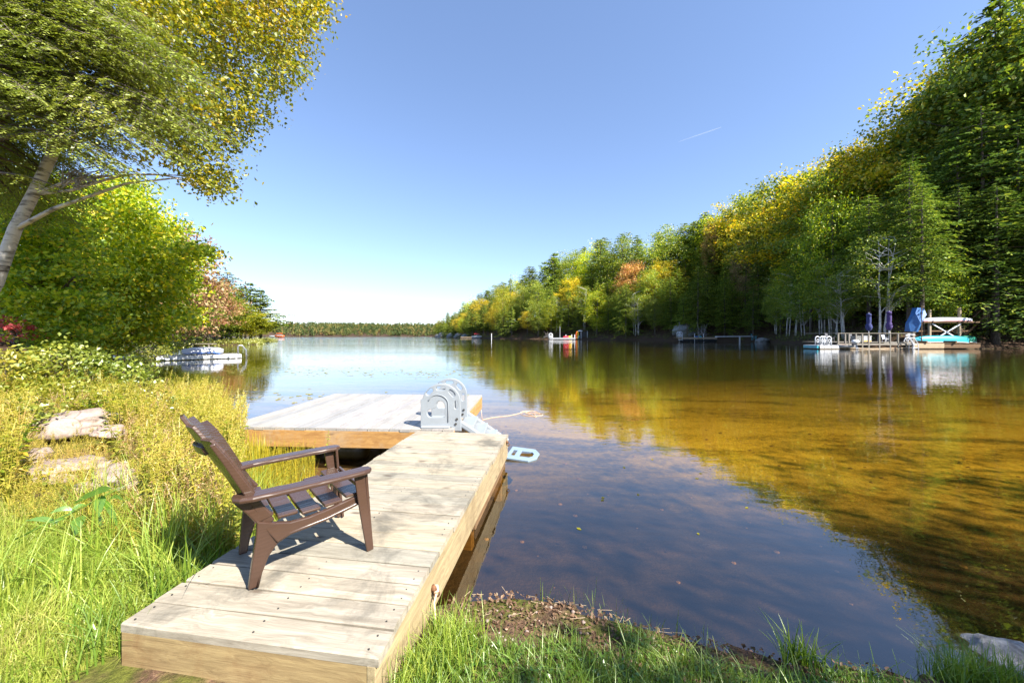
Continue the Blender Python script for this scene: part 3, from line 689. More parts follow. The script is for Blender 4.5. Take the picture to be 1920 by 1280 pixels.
# seat: five slats, dished
for k in range(5):
    x = -.215 + k * .108; z = (.352, .324, .314, .325, .352)[k]
    if k == 4: z -= .004
    hw = .215 + .011 * k; mb = MB()
    C = [(x, -hw, z), (x, -hw * .5, z - .006), (x, 0, z - .008), (x, hw * .5, z - .006), (x, hw, z)]
    mb.ribbon(C, (1, 0, .02 * (k - 1.2)), (0, 0, 1), .092, .016); mb.build('seat_slat', cm, chair, bevel=.005)
mb = MB(); mb.ribbon([(.285, -.26, .325), (.29, 0, .315), (.285, .26, .325)], (0.25, 0, 1), (1, 0, -.25), .06, .02); mb.build('front_rail', cm, chair, bevel=.006)
for s_ in (-1, 1):
    # side rail sweeping down into the rear leg
    def wide(outline, y0, y1, th, nm):
        """plate whose height runs between z and splays from y0 (top) to y1 (foot)"""
        mb = MB(); V = []
        for f in (0, 1):
            for x, z in outline:
                u = min(1, max(0, z / .34)); V.append((x, s_ * (y1 + (y0 - y1) * u) + (f - .5) * th, z))
        m = len(outline); mb.poly(V, [list(range(m))[::-1], list(range(m, 2 * m))] + [[i_, (i_ + 1) % m, m + (i_ + 1) % m, m + i_] for i_ in range(m)])
        return mb.build(nm, cm, chair, bevel=.006)
    wide([(-.242, .345), (-.17, .318), (-.104, .298), (-.018, .296), (.072, .307), (.2, .33), (.30, .352), (.30, .312), (.209, .285), (.072, .256), (-.018, .247), (-.104, .238), (-.160, .212)], .25, .245, .026, 'side_rail')
    wide([(-.247, .35), (-.165, .315), (-.135, .25), (-.166, .207), (-.2025, .149), (-.225, .07), (-.236, 0), (-.276, 0), (-.264, .13), (-.25, .264)], .252, .196, .034, 'rear_leg')
    mb = MB(); pts = [(-.10, s_ * .247 + s_ * .016, .30), (.0, s_ * .247 + s_ * .016, .3), (.12, s_ * .25 + s_ * .016, .315), (.29, s_ * .252 + s_ * .016, .345)]
    # moulded lip following the lower edge of the rail and leg
    C = [(-.238, .208, .0), (-.226, .212, .07), (-.2, .222, .149), (-.163, .236, .209), (-.104, .249, .241), (-.018, .254, .25), (.072, .257, .26), (.209, .26, .288), (.30, .262, .314)]
    C = [(x, s_ * (y + .004), z) for x, y, z in C]
    mb = MB(); mb.tube(C, [.007, .009, .01, .01, .01, .01, .01, .01, .009], 8); mb.build('moulded_lip', cm, chair, True)
    # front leg: two faces of an angle section
    mb = MB(); C = [(.232, s_ * .292, .478), (.25, s_ * .288, .33), (.275, s_ * .28, .15), (.298, s_ * .272, 0)]
    mb.ribbon(C, (1, 0, .2), (0, 1, 0), [.058, .05, .04, .03], .018)
    C = [(.272, s_ * .27, .478), (.284, s_ * .27, .33), (.30, s_ * .266, .15), (.315, s_ * .262, 0)]
    mb.ribbon(C, (0, 1, 0), (1, 0, .2), [.05, .044, .036, .03], .016)
    mb.build('front_leg', cm, chair, bevel=.005)
    # arm with rounded front, curling round to the back
    o_ = [(-.385, .235), (-.385, .285), (-.36, .318), (-.31, .334), (-.1, .345), (.12, .352), (.25, .348)] + [(.285, .335), (.305, .305), (.30, .27), (.27, .25)] + [(.1, .252), (-.1, .252), (-.2, .245), (-.26, .225), (-.30, .21)]
    o_ = [(x + .04 * (x < -.3), s_ * y * .965) for x, y in o_]
    if s_ < 0: o_ = o_[::-1]
    mb = MB(); mb.prism(o_, .026, 'z', .468); ar = mb.build('armrest', cm, chair, bevel=.01)
    mb = MB(); mb.ribbon([(-.30, s_ * .246, .47), (-.255, s_ * .25, .41), (-.21, s_ * .246, .345)], (1, 0, .3), (0, 1, 0), [.075, .07, .075], .026); mb.build('arm_bracket', cm, chair, bevel=.008)

# ------------------------------------------------------------ rocks of the near bank
def rock(name, label, loc, dim, mat, seed, group=None, sub=4, amp=.22, rz=0):
    import bmesh
    bm = bmesh.new(); bmesh.ops.create_icosphere(bm, subdivisions=sub, radius=1)
    from mathutils import noise as mn
    for v in bm.verts:
        d = v.co.normalized(); q = d * 1.1 + Vector((seed * 3.1, seed, 0)); n_ = mn.noise(q) * amp * 1.5 + mn.noise(q * 2.6) * amp * .6 + mn.noise(q * 7) * amp * .18
        c = max(-.62, min(.62, d.z)) / .62; d2 = Vector((d.x, d.y, d.z * (1 - .1 * abs(c)))); v.co = d2 * (1 + n_)
    me = bpy.data.meshes.new(name); bm.to_mesh(me); bm.free(); me.materials.append(mat)
    me.polygons.foreach_set('use_smooth', np.ones(len(me.polygons), bool))
    for v in me.vertices: v.co = Vector((v.co.x * dim[0], v.co.y * dim[1], v.co.z * dim[2]))
    o = bpy.data.objects.new(name, me); COL.objects.link(o); o.location = loc; o.rotation_euler = (0, 0, rz)
    return tag(o, label, 'rock', group)
rock('rock', 'large rounded sunlit pink granite boulder rising from the bushes on the left bank', P(132, 800, 4.8), (.5, .36, .2), M['rock'], 1, rz=.2, amp=.34)
rock('rock', 'low flat granite outcrop nearly hidden in dry weeds below the rounded boulder', P(120, 880, 3.75), (.48, .3, .11), M['rock'], 2, amp=.42)
rock('rock', 'rough pinkish rock lying right of the flat outcrop behind the broad leaved stem', P(222, 893, 3.45), (.22, .17, .1), M['rock'], 3, amp=.45)
for i_, (px, py, Yr, dm_, lb_) in enumerate([(52, 862, 3.9, (.2, .15, .09), 'small pinkish rock at the left end of the flat granite outcrop'), (178, 912, 3.35, (.15, .11, .06), 'small tan rock in front of the flat outcrop above the broad leaved stem'),
    (255, 905, 3.3, (.12, .1, .05), 'crumbling pale rock at the right end of the outcrop'), (205, 808, 4.5, (.2, .13, .07), 'low pale rock at the right foot of the rounded boulder')]):
    rock('rock', lb_, P(px, py, Yr), dm_, M['rock'], 31 + i_, amp=.45)
rock('rock', 'small white stone among reeds at the water edge left of the chair', P(356, 934, 3.4), (.16, .1, .055), M['rock_pale'], 4, rz=.1)
rock('rock', 'grey and white angular rock at the bottom right corner of the bank', P(1897, 1245, 1.9), (.22, .15, .11), M['rock_pale'], 5, rz=-.45)
# ------------------------------------------------------------ woods of the right bank
hem = [make_conifer('hemlock_tree', 18, 5.2, 2.0, 11, 46, 15, M['needle'], M['bark_dark'], droop=.22),
       make_conifer('hemlock_tree', 18, 4.9, 3.0, 12, 44, 15, M['needle'], M['bark'], droop=.3, ragged=.5),
       make_conifer('hemlock_tree', 18, 5.8, 1.0, 13, 46, 15, M['needle'], M['bark_dark'], droop=.16),
       make_conifer('hemlock_tree', 18, 5.6, 1.6, 16, 42, 15, M['needle'], M['bark'], droop=.34, ragged=.55, tip=.45),
       make_conifer('hemlock_tree', 18, 6.0, 2.4, 17, 40, 15, M['needle'], M['bark_dark'], droop=.2, ragged=.6, tip=.5)]
tallhem = make_conifer('hemlock_tree', 20, 5.4, 5.2, 14, 42, 17, M['needle'], M['bark'], droop=.36, ragged=.6, tip=.55)
pine = make_conifer('pine_tree', 18, 5.6, 3.6, 15, 22, 17, M['needle'], M['bark'], droop=-.05, width=.2, tl=.5, ragged=.6)
brd = [make_broad('maple_tree', 16, 5.0, 2.6, 21, 230, 60, .24, M['leaf_mid'], M['bark'], clump=.75),
       make_broad('maple_tree', 16, 4.8, 2.0, 22, 230, 60, .24, M['leaf_green'], M['bark'], clump=.8)]
gold = make_broad('golden_tree', 15, 4.8, 3.2, 23, 200, 55, .24, M['leaf_gold'], M['bark'], clump=.75)
pink = make_broad('pink_maple_tree', 14, 4.2, 3.2, 24, 170, 55, .24, M['leaf_red'], M['bark'], clump=.7)
tallmaple = make_broad('maple_tree', 40, 8.5, 12, 27, 520, 66, .38, M['leaf_mid'], M['bark'], trunk_r=.4, clump=1.1)
birch = make_broad('birch_tree', 13, 3.6, 3.6, 25, 130, 50, .2, M['leaf_mid'], M['birch'], trunk_r=.2, clump=.65, multi=3)
PROTO = {'hemlock': hem, 'tall': [tallhem], 'pine': [pine], 'maple': brd, 'gold': [gold], 'pink': [pink], 'birch': [birch], 'tallmaple': [tallmaple]}
BASEH = {'hemlock': 18, 'tall': 20, 'pine': 18, 'maple': 16, 'gold': 15, 'pink': 14, 'birch': 13, 'tallmaple': 40}
used = {}
TREELINE = [(-400, 560), (380, 560), (420, 560), (470, 552), (505, 575), (512, 600), (790, 604), (800, 600), (815, 590), (850, 577), (900, 552), (960, 522), (1030, 480), (1100, 452), (1200, 440), (1300, 412), (1380, 375), (1440, 335), (1500, 318), (1560, 298), (1640, 250), (1700, 205), (1760, 178), (1800, 60), (1850, 20), (1950, -40), (2300, -160)]
def top_px(px): return float(np.interp(px, [a for a, b in TREELINE], [b for a, b in TREELINE]))
def plant(kind, x, y, H, label, group, tint=None, rs=rng, wide=1.0):
    if x * x < (y * 1.5) ** 2 or True:
        k = PROTO[kind][int(rs.integers(len(PROTO[kind])))]; z = max(gz(x, y), .02) - .15
        s = H / BASEH[kind]; wv = s * wide * rs.uniform(.9, 1.12)
        if used.get(k.name) is None:
            r_ = k; used[k.name] = True; r_.location = (x, y, z); r_.rotation_euler = (0, 0, rs.uniform(0, 6.28)); r_.scale = (wv, wv, s); r_['label'] = label; r_['group'] = group
        else:
            r_ = dup(k, (x, y, z), rs.uniform(0, 6.28), label, group, (wv, wv, s))
        if tint is None: v = rs.uniform(.8, 1.35); tint = (v * rs.uniform(.9, 1.15), v, v * rs.uniform(.75, 1.1))
        for c in r_.children:
            if c.name.startswith('crown'): c.color = (*tint, 1)
        return r_
def zone(px):
    for lim, t in ((905, 'on the far right point'), (1000, 'around the small shed'), (1110, 'behind the far kayak'), (1260, 'left of the tan dock'),
                   (1430, 'behind the tan dock'), (1530, 'left of the railed deck'), (1700, 'behind the railed deck'), (1850, 'behind the canoe rack')):
        if px < lim: return t
    return 'at the right edge'
DESC = {'hemlock': 'dark green hemlock', 'tall': 'tall bare stemmed hemlock', 'pine': 'olive green pine', 'maple': 'leafy green maple', 'gold': 'golden leaved tree', 'pink': 'pink and orange maple', 'birch': 'clustered white birch'}
shore = [(75, 30), (74, 40), (69, 50.5), (60, 48.5), (51, 49), (50.5, 57), (56, 70), (67, 95), (61, 107), (52, 115), (41, 133), (32, 153), (11, 176), (-4.5, 191), (-27, 243), (-51, 306), (-81, 381)]
seg = [(Vector((*shore[i_], 0)), Vector((*shore[i_ + 1], 0))) for i_ in range(len(shore) - 1)]
rt = np.random.default_rng(5); count = 0; placed = []
def along(off0, off1, step0, grow):
    out = []; s_ = 0
    for a, b in seg:
        L = (b - a).length; d = (b - a).normalized(); nrm = Vector((d.y, -d.x, 0)); t = 0
        if sdist(*[np.array([v]) for v in ((a + b) / 2 + nrm * 3)[:2]])[0] < 0: nrm = -nrm
        while t < L:
            p = a + d * t + nrm * rt.uniform(off0, off1); st = step0 + grow * p.y; t += st * rt.uniform(.75, 1.25); out.append(p)
    return out
ROWS = [(1.0, 3.0, 3.6, .02, 'shore'), (5, 8, 4.2, .022, 'shore'), (11, 15, 4.8, .026, 'slope'), (18, 23, 5.6, .035, 'slope'), (27, 33, 6.2, .04, 'ridge'), (38, 46, 8.0, .07, 'ridge')]
for ri, (o0, o1, st, gr, rn) in enumerate(ROWS):
    for p in along(o0, o1, st, gr):
        x, y = p.x + rt.normal() * .7, p.y + rt.normal() * .7; px = CX + x / y * F
        if px > 2050 or sdist(np.array([x]), np.array([y]))[0] < .4: continue
        if any((x - a) ** 2 + (y - b) ** 2 < 6 for a, b in placed): continue
        zg = gz(x, y); lim = CAMZ + (HY - top_px(px)) / F * y - zg
        u = rt.random()
        if rn == 'ridge':
            kind = ('gold' if u < .45 else 'maple' if u < .85 else 'hemlock') if px > 1400 else ('hemlock' if u < .62 else 'maple' if u < .85 else 'pine')
            H = lim * rt.uniform(.92, 1.05)
            if px > 1780: kind = 'maple' if u < .5 else 'hemlock'
        elif rn == 'slope':
            kind = ('hemlock' if u < .62 else 'maple' if u < .93 else 'gold' if u < .98 else 'pink') if px > 1000 else ('hemlock' if u < .5 else 'pine' if u < .8 else 'gold' if u < .87 else 'maple')
            H = min(lim * rt.uniform(.8, 1.0), rt.uniform(17, 27))
        else:
            if 1440 < px < 1900: kind = 'birch' if (u < .33 and px < 1700 and ri == 0) else 'tall' if u < .75 else 'maple'
            elif px > 1000: kind = 'hemlock' if u < .82 else 'maple' if u < .93 else 'birch'
            else: kind = 'pine' if u < .35 else 'hemlock' if u < .7 else 'maple' if u < .85 else 'gold'
            H = min(lim * .97, (rt.uniform(10, 17) if kind != 'tall' else rt.uniform(17, 24)) * (1.3 if y > 90 else 1))
            if px < 1000: H = min(lim, rt.uniform(11, 19))
        if H < 3.5: continue
        H = min(H, 50); placed.append((x, y)); count += 1
        tint = None  # sunlit brightness is put into the crown tints, zone by zone
        if px < 1000: v = rt.uniform(1.3, 2.2); tint = (v * 1.15, v, v * .75)
        elif px < 1380: v = rt.uniform(1.3, 2.7); tint = (v * 1.12, v, v * .65)
        elif px < 1760: v = rt.uniform(1.2, 2.3); tint = (v * 1.05, v, v * .75)
        else: v = rt.uniform(1.1, 1.8); tint = (v, v, v * .95)
        rown = {'shore': 'at the water edge', 'slope': 'on the slope', 'ridge': 'on the ridge'}[rn]
        plant(kind, x, y, H, f'{DESC[kind]} {rown} {zone(px)}', f'{DESC[kind]}s {rown} {zone(px)}', tint, rt, 1.3 if (kind == 'hemlock' and rn != 'shore') else 1.0)
def at_px(px, Y): return (px - CX) / F * Y
# trees the photograph singles out
t_ = plant('tallmaple', at_px(1895, 60), 61, 44, 'tallest maple with reddish leaf tips leaving the frame at the upper right', 'single maple', (1.9, 1.5, .8), rt, 1.0)
plant('tall', at_px(1862, 52), 53, 33, 'tall dark hemlock with sweeping branches behind the right end of the green canoe', 'single dark hemlock', (1.3, 1.35, 1.3), rt, 1.0)
plant('tall', at_px(1925, 51), 52, 31, 'dark hemlock sweeping over the water at the right edge', 'single edge hemlock', (1.2, 1.35, 1.3), rt, 1.05)
plant('tall', at_px(1810, 54), 55, 30, 'tall dark hemlock behind the right post of the canoe rack', 'single rack hemlock', (1.3, 1.4, 1.3), rt, 1.0)
plant('hemlock', at_px(1722, 54), 55, 25, 'tall dark hemlock behind the hung blue tarpaulin', 'single tarp hemlock', (1.2, 1.35, 1.2), rt, .95)
plant('gold', at_px(942, 196), 197, 28, 'bright yellow birch standing above the small shed', 'single yellow tree', (1.2, 1.35, .8), rt, .55)
plant('pink', at_px(1405, 110), 112, 25, 'pale pink maple leaning over the slope behind the tan dock', 'single pink tree', (1.2, 1.5, 1.3), rt, .6)
plant('pink', at_px(1338, 124), 126, 31, 'small orange tinged maple on the slope above the tan dock', 'single orange tree', (1.2, 1.3, .6), rt, .35)
plant('maple', at_px(1580, 64), 65.5, 26, 'bright yellow green maple above the folded umbrellas', 'single green maple', (1.5, 1.5, .7), rt, .7)
plant('birch', at_px(1195, 130), 132, 17, 'low spreading light green tree at the middle of the right bank', 'single light tree', (1.6, 1.5, 1.0), rt, 1.0)
# the crowns that make the skyline of the slope
for i_, px in enumerate(range(1130, 1800, 33)):
    y = float(np.interp(px, [1130, 1270, 1350, 1430, 1500, 1560, 1640, 1700, 1800], [172, 145, 134, 122, 98, 84, 77, 74, 70])) + rt.uniform(-2, 3); x = at_px(px + rt.uniform(-6, 6), y)
    H = min(52, (CAMZ + (HY - top_px(px)) / F * y - gz(x, y)) * rt.uniform(.95, 1.03)); kind = ('gold', 'maple', 'hemlock', 'maple')[i_ % 4] if px > 1380 else ('hemlock', 'maple', 'hemlock')[i_ % 3]; v = rt.uniform(1.3, 2.2)
    rows_ = {'gold': 'golden leaved tree', 'maple': 'leafy green maple', 'hemlock': 'dark green hemlock'}[kind]
    plant(kind, x, y, H, f'{rows_} forming the skyline {zone(px)}', f'{rows_}s forming the skyline {zone(px)}', (v * 1.1, v, v * .7), rt, 1.15)
# yellow trees and pines on the left point
for i_, (px, y, H, kind, lb, tint) in enumerate([
    (433, 106, 11.0, 'pine', 'olive pine at the left end of the wooded left point', None), (452, 108, 13, 'hemlock', 'dark conifer in the middle of the left point', (1.5, 1.3, .8)),
    (470, 106, 13.5, 'pine', 'tallest pine on the tip of the left point', (1.5, 1.35, .8)), (489, 109, 12.5, 'pine', 'pine at the outer tip of the left point', (1.6, 1.4, .7)),
    (460, 102.8, 8.5, 'gold', 'leaning golden yellow tree on the left point', (1.3, 1.4, .6)), (480, 103.5, 7.0, 'gold', 'small yellow tree nearest the tip of the left point', (1.1, 1.3, .6)), (500, 108, 6, 'gold', 'low yellow green tree at the far tip of the left point', (.9, 1.3, .6)),
    (415, 95, 9.5, 'hemlock', 'olive conifer behind the bleached fallen tree', (1.4, 1.3, .8)), (402, 88, 9, 'maple', 'green maple left of the bleached fallen tree', (1.5, 1.4, .7)), (390, 78, 8.5, 'pink', 'pink maple on the shore behind the red post', (1.3, 1.1, 1.0)),
    (425, 118, 13, 'hemlock', 'tall dark conifer rising behind the left point', (1.2, 1.2, .8)), (445, 125, 13, 'pine', 'pine behind the golden tree on the left point', (1.3, 1.2, .8)), (376, 70, 8, 'maple', 'dense green maple beyond the low far landing', (1.6, 1.5, .7)), (360, 62, 8, 'hemlock', 'dark conifer on the shore beyond the white inverted boat', (1.2, 1.2, .8)),
    (340, 52, 9, 'maple', 'green maple leaning over the bay behind the left dock', (1.6, 1.5, .7)), (318, 46, 10, 'maple', 'broad green maple behind the left dock', (1.5, 1.5, .7)), (290, 40, 11, 'maple', 'shaded green maple at the inner end of the left dock', (1.3, 1.3, .7)), (255, 38, 12, 'hemlock', 'dark hemlock behind the inner end of the left dock', None), (215, 37, 13, 'maple', 'tall maple hidden behind the bright near maple', None),
    (150, 34, 15, 'hemlock', 'dark hemlock behind the bright near maple', None), (70, 30, 15, 'hemlock', 'dark hemlock behind the leaning birch', None), (0, 27, 14, 'maple', 'shaded maple at the left edge behind the birch', None), (-80, 25, 14, 'hemlock', 'dark hemlock outside the left edge', None)]):
    if 374 < px < 428: H *= 1.3
    if y > 68: H *= 104 / 106; y = y * 82 / 106
    elif y > 50: y *= .95
    x = at_px(px, y)
    if sdist(np.array([x]), np.array([y]))[0] < 0: y0 = y; x -= 2.5
    plant(kind, x, y, H, lb, 'trees of the left shore', tint, rt, 1.45)
# prototypes nobody used would stand at the origin
for kk, lst in PROTO.items():
    for k in lst:
        if not used.get(k.name):
            for c in list(k.children): bpy.data.objects.remove(c)
            bpy.data.objects.remove(k)
print('forest trees', count)

def ordinals():
    from collections import defaultdict
    D = defaultdict(list)
    for o in bpy.data.objects:
        if o.parent is None and 'label' in o and o.get('group', '').endswith(tuple('abcdefghijklmnopqrstuvwxyz')): D[o['label']].append(o)
    W = ['leftmost', 'second from left', 'third from left', 'fourth from left', 'fifth from left', 'sixth from left', 'seventh from left', 'eighth from left', 'ninth from left', 'tenth from left', 'eleventh from left', 'twelfth from left']
    for lb, os_ in D.items():
        if 1 < len(os_) <= (12 if ('water edge' in lb or 'skyline' in lb) else 3):
            os_.sort(key=lambda o: o.location.x / o.location.y)
            for w_, o in zip(W, os_): o['label'] = w_ + ' ' + lb
ordinals()

# far woods on the hills beyond the lake: reads as one mass
def far_wood(name, label, n, mat, seed, cone):
    r = np.random.default_rng(seed); X = r.uniform(-560, 160, n * 3); Y = r.uniform(640, 1150, n * 3); d = sdist(X, Y)
    ok = (d > 2) & (Y > 600); X, Y, d = X[ok][:n], Y[ok][:n], d[ok][:n]; n = len(X); keep = r.random(n) < np.where(d < 60, 1, .7); X, Y = X[keep], Y[keep]; n = len(X)
    Z = ground_z(X, Y); H = r.uniform(9, 17, n); k = 46; idx = np.repeat(np.arange(n), k); m = len(idx)
    v = rnd_dirs(m, r); q = r.uniform(.3, 1, m) ** .5; h = r.random(m)
    if cone: rad_ = (1 - h) * 3.6 + .3; C = np.stack([X[idx] + v[:, 0] * rad_, Y[idx] + v[:, 1] * rad_, Z[idx] + H[idx] * (.05 + .95 * h)], 1)
    else: C = np.stack([X[idx] + v[:, 0] * 4.4 * q, Y[idx] + v[:, 1] * 4.4 * q, Z[idx] + H[idx] * (.48 + v[:, 2] * .42 * q)], 1)
    mb = MB(); mb.quadsoup(leaf_quads(C, 2.3, r, .6, .8)); o = mb.build(name, mat); tag(o, label, kind='stuff'); return o
mf = m_leaf('far_green_wood', [(0, (.05, .075, .03)), (.5, (.08, .11, .04)), (1, (.13, .15, .055))], .2, 0, obj=False, big=.02)
mfo = m_leaf('far_autumn_wood', [(0, (.08, .12, .035)), (.45, (.15, .16, .05)), (.75, (.24, .17, .07)), (1, (.24, .1, .06))], .2, 0, obj=False, big=.03)
far_wood('far_conifer_wood', 'green conifers on the low hills across the lake', 2300, mf, 31, True)
far_wood('far_autumn_wood', 'autumn coloured woods on the low hills across the lake', 1100, mfo, 32, False)

# undergrowth along the shores
def scatter_leaves(name, label, centres, per, spread, leaf, mat, seed, flat=.6, lift=0.0, kind='stuff', up=.8):
    r = np.random.default_rng(seed); C = np.asarray(centres, float); n = len(C); idx = np.repeat(np.arange(n), per); m = len(idx)
    L = C[idx] + r.normal(size=(m, 3)) * spread * np.array([1, 1, flat]); L[:, 2] = np.maximum(L[:, 2], .03 + lift)
    mb = MB(); mb.quadsoup(leaf_quads(L, leaf, r, up)); return tag(mb.build(name, mat), label, kind=kind)
cs = []; ru = np.random.default_rng(41)
for a, b in seg:
    L = (b - a).length
    for _ in range(int(L * 6)):
        p = a.lerp(b, ru.random()) + Vector((ru.normal() * 4, ru.normal() * 4, 0)); d = sdist(np.array([p.x]), np.array([p.y]))[0]; px = CX + p.x / p.y * F
        if d > .1 and not (1535 < px < 1860 and p.y < 50 and d < 4): cs.append((p.x, p.y, gz(p.x, p.y) + ru.uniform(.1, .7)))
scatter_leaves('shore_undergrowth', 'low green undergrowth along the right shore', cs, 26, .5, .2, M['leaf_mid'], 42)
cs = []
for (x1, y1), (x2, y2) in zip([(-18, 18), (-30, 30), (-38, 41), (-47, 51), (-49, 60), (-46.5, 67), (-53, 78), (-60, 90)], [(-30, 30), (-38, 41), (-47, 51), (-49, 60), (-46.5, 67), (-53, 78), (-60, 90), (-66, 103)]):
    for _ in range(60):
        t = ru.random(); x, y = x1 + (x2 - x1) * t - abs(ru.normal()) * 1.5, y1 + (y2 - y1) * t + abs(ru.normal()) * 1.0
        if sdist(np.array([x]), np.array([y]))[0] > .05: cs.append((x, y, gz(x, y) + ru.uniform(0, .5)))
scatter_leaves('left_shore_scrub', 'yellow green scrub along the far left shore', cs, 40, .6, .2, M['bush'], 43, .45)

# ------------------------------------------------------------ near trees of the left bank
b0 = (-13.0, 8.3, gz(-13.0, 8.3))
poly_tree('birch_tree', 'leaning white barked birch with yellowing leaves reaching over the water at the upper left', 'tree', b0,
    [b0, P(-75, 640, 8.2), P(-8, 530, 8.1), P(28, 430, 8.05), P(62, 365, 8), P(105, 275, 8), P(122, 190, 8), P(150, 90, 8.1), P(205, 5, 8.3), P(290, -120, 8.4), P(380, -240, 8.4)], [.15, .135, .12, .105, .098, .09, .08, .07, .06, .045, .025],
    [(200, -40), (330, -120), (480, -170), (600, -90), (607, 30), (588, 95), (545, 160), (500, 225), (455, 265), (425, 310), (432, 350), (385, 368), (345, 320), (290, 290), (250, 230), (190, 140)], (6.9, 10.0), 620, 62, .25, .085, M['leaf_birch'], M['birch'], 51, 24, .9, up=.2)
b1 = (-8.6, 7.6, gz(-8.6, 7.6))
# near hemlock: drooping feathery sprays
def near_hemlock():
    r = np.random.default_rng(61); base = Vector((-10.3, 7.0, gz(-10.3, 7.0))); root = thing('hemlock_tree', 'hemlock with feathery drooping sprays in front of the birch at the upper left', 'tree', base)
    tb = MB(); tp = [Vector((0, 0, -.3 + 1.5 * k_)) + Vector((.05 * math.sin(k_), .03 * k_, 0)) for k_ in range(11)]; tb.tube(tp, [.2 - .016 * k_ for k_ in range(11)], 9)
    ends = sample_poly([(-60, -80), (120, -60), (260, -60), (330, 60), (400, 150), (440, 215), (420, 290), (330, 330), (250, 345), (150, 385), (330, 385), (240, 400), (100, 430), (-60, 470)], 270, r); Q = []; mn = base
    for px, py in ends:
        e = P(px, py, r.uniform(8.8, 10.0) if (px < 185 and py > 215) else r.uniform(5.7, 7.6)) - base; L0 = math.hypot(e.x, e.y)
        zs = max(.8, min(13, e.z + .28 * L0 + r.normal() * .3)); st = Vector((0, 0, zs))
        path = []
        for t in np.linspace(0, 1, 9):
            p = st.lerp(e, t); p.z += math.sin(t * math.pi) * .10 * L0 - 0; path.append(p)
        tb.tube(path, [max(.004, .03 * (1 - t)) for t in np.linspace(0, 1, 9)], 5, False)
        nt = int(14 + L0 * 4.6)
        for ti in range(nt):
            t = 1 - (ti / nt) ** 1.3 * .8; k_ = t * 8; i0 = min(7, int(k_)); p = path[i0].lerp(path[i0 + 1], k_ - i0); d = (path[i0 + 1] - path[i0]).normalized()
            s_ = d.cross(Vector((0, 0, 1))).normalized() * (1 if ti % 2 else -1); l = (.22 + .55 * min(1, (1 - t) * 2.4)) * r.uniform(.7, 1.2)
            dr = (d * .75 + s_ * r.uniform(.4, .9) + Vector((0, 0, r.uniform(-.45, -.05)))).normalized()
            nn = int(l / .045) + 2
            if r.random() < .4: tb.tube([p, p + dr * l * .6, p + dr * l + Vector((0, 0, -.15 * l))], [.005, .003, .001], 3, False)
            for q in range(nn):
                u = (q + .5) / nn; c = p + dr * l * u + Vector((0, 0, -.16 * l * u * u)); side = dr.cross(Vector((0, 0, 1))).normalized() * (1 if q % 2 else -1)
                d2 = (dr * .8 + side * .75 + Vector(r.normal(size=3)) * .18 + Vector((0, 0, -.12))).normalized(); h = (.085 * (1 - .45 * u)) * r.uniform(.7, 1.3)
                wv = Vector((r.normal() * .5, r.normal() * .5, 1)).cross(d2).normalized() * .016
                a = c; b_ = c + d2 * h * .5 + wv; c_ = c + d2 * h; e_ = c + d2 * h * .5 - wv
                Q.append((a[:], b_[:], c_[:], e_[:]))
    mb = MB(); mb.quadsoup(np.array(Q)); mb.build('crown', M['needle_near'], root); tb.build('trunk', M['bark'], root, True); print('near hemlock quads', len(Q))
near_hemlock()
# dead twiggy limb
dr_ = MB(); r_ = np.random.default_rng(66); st = P(120, 345, 7.5)
for k_ in range(26):
    e = P(r_.uniform(150, 245), r_.uniform(310, 385), 7.2 + r_.uniform(-.3, .3)); dr_.tube(limb_path(P(110 + r_.uniform(0, 40), 335 + r_.uniform(-10, 20), 7.5), e, .1, 5, r_, .05), [.012, .01, .008, .006, .004, .002], 4, False)
tag(dr_.build('dead_branch', M['dead']), 'bare grey brown dead twigs hanging beside the leaning birch trunk', 'branch')

def near_maple(label, base_px, Y, H, poly, Yr, n, per, cr, leaf, mat, seed, color=(1, 1, 1, 1), name='maple_tree', flat=.5):
    x = at_px(base_px, Y)
    while sdist(np.array([x]), np.array([Y]))[0] < .6: x -= .5
    b_ = (x, Y, max(gz(x, Y), 0)); top = H
    poly_tree(name, label, 'tree', b_, [(x, Y, b_[2] - .3), (x + .1, Y, b_[2] + H * .3), (x + .25, Y, b_[2] + H * .6), (x + .2, Y, b_[2] + H * .8)], [.16, .13, .09, .03], poly, Yr, n, per, cr, leaf, mat, M['bark'], seed, 60, flat, color, up=.35)
near_maple('bright green maple with whitish leaf backs around the foot of the leaning birch', 60, 11.5, 5.2, [(-60, 560), (-60, 400), (20, 385), (70, 350), (150, 360), (190, 420), (215, 500), (205, 580), (190, 640), (90, 655), (40, 600), (10, 560)], (9.5, 12.5), 260, 110, .42, .12, M['leaf_green'], 71, (1.8, 1.8, 1.5, 1), flat=.3)
near_maple('dense yellow green maple overhanging the bay behind the inner end of the left dock', 200, 15, 7.0, [(90, 370), (130, 335), (190, 350), (250, 335), (285, 372), (300, 400), (335, 425), (320, 448), (385, 472), (375, 492), (335, 500), (360, 540), (340, 560), (365, 600), (320, 620), (290, 650), (250, 640), (190, 670), (120, 650), (110, 500)], (12.5, 17.5), 400, 125, .52, .15, M['leaf_green'], 72, (2.0, 1.85, 1.1, 1), flat=.33)
near_maple('red and pink tinged maple showing behind the dense yellow green maple', 345, 24, 7.5, [(318, 440), (350, 430), (375, 470), (398, 500), (408, 540), (402, 580), (395, 615), (330, 630), (300, 560)], (22, 26), 100, 80, .7, .2, M['leaf_red'], 73, (1.1, 1.15, 1.0, 1), flat=.3)
near_maple('small crimson leaved maple at the left edge above the bushes', 15, 9.5, 1.7, [(-30, 588), (20, 580), (30, 600), (62, 615), (66, 632), (30, 640), (-30, 645)], (8.5, 9.8), 22, 22, .11, .08, M['leaf_crimson'], 74, (1.2, 1.3, 1.3, 1))

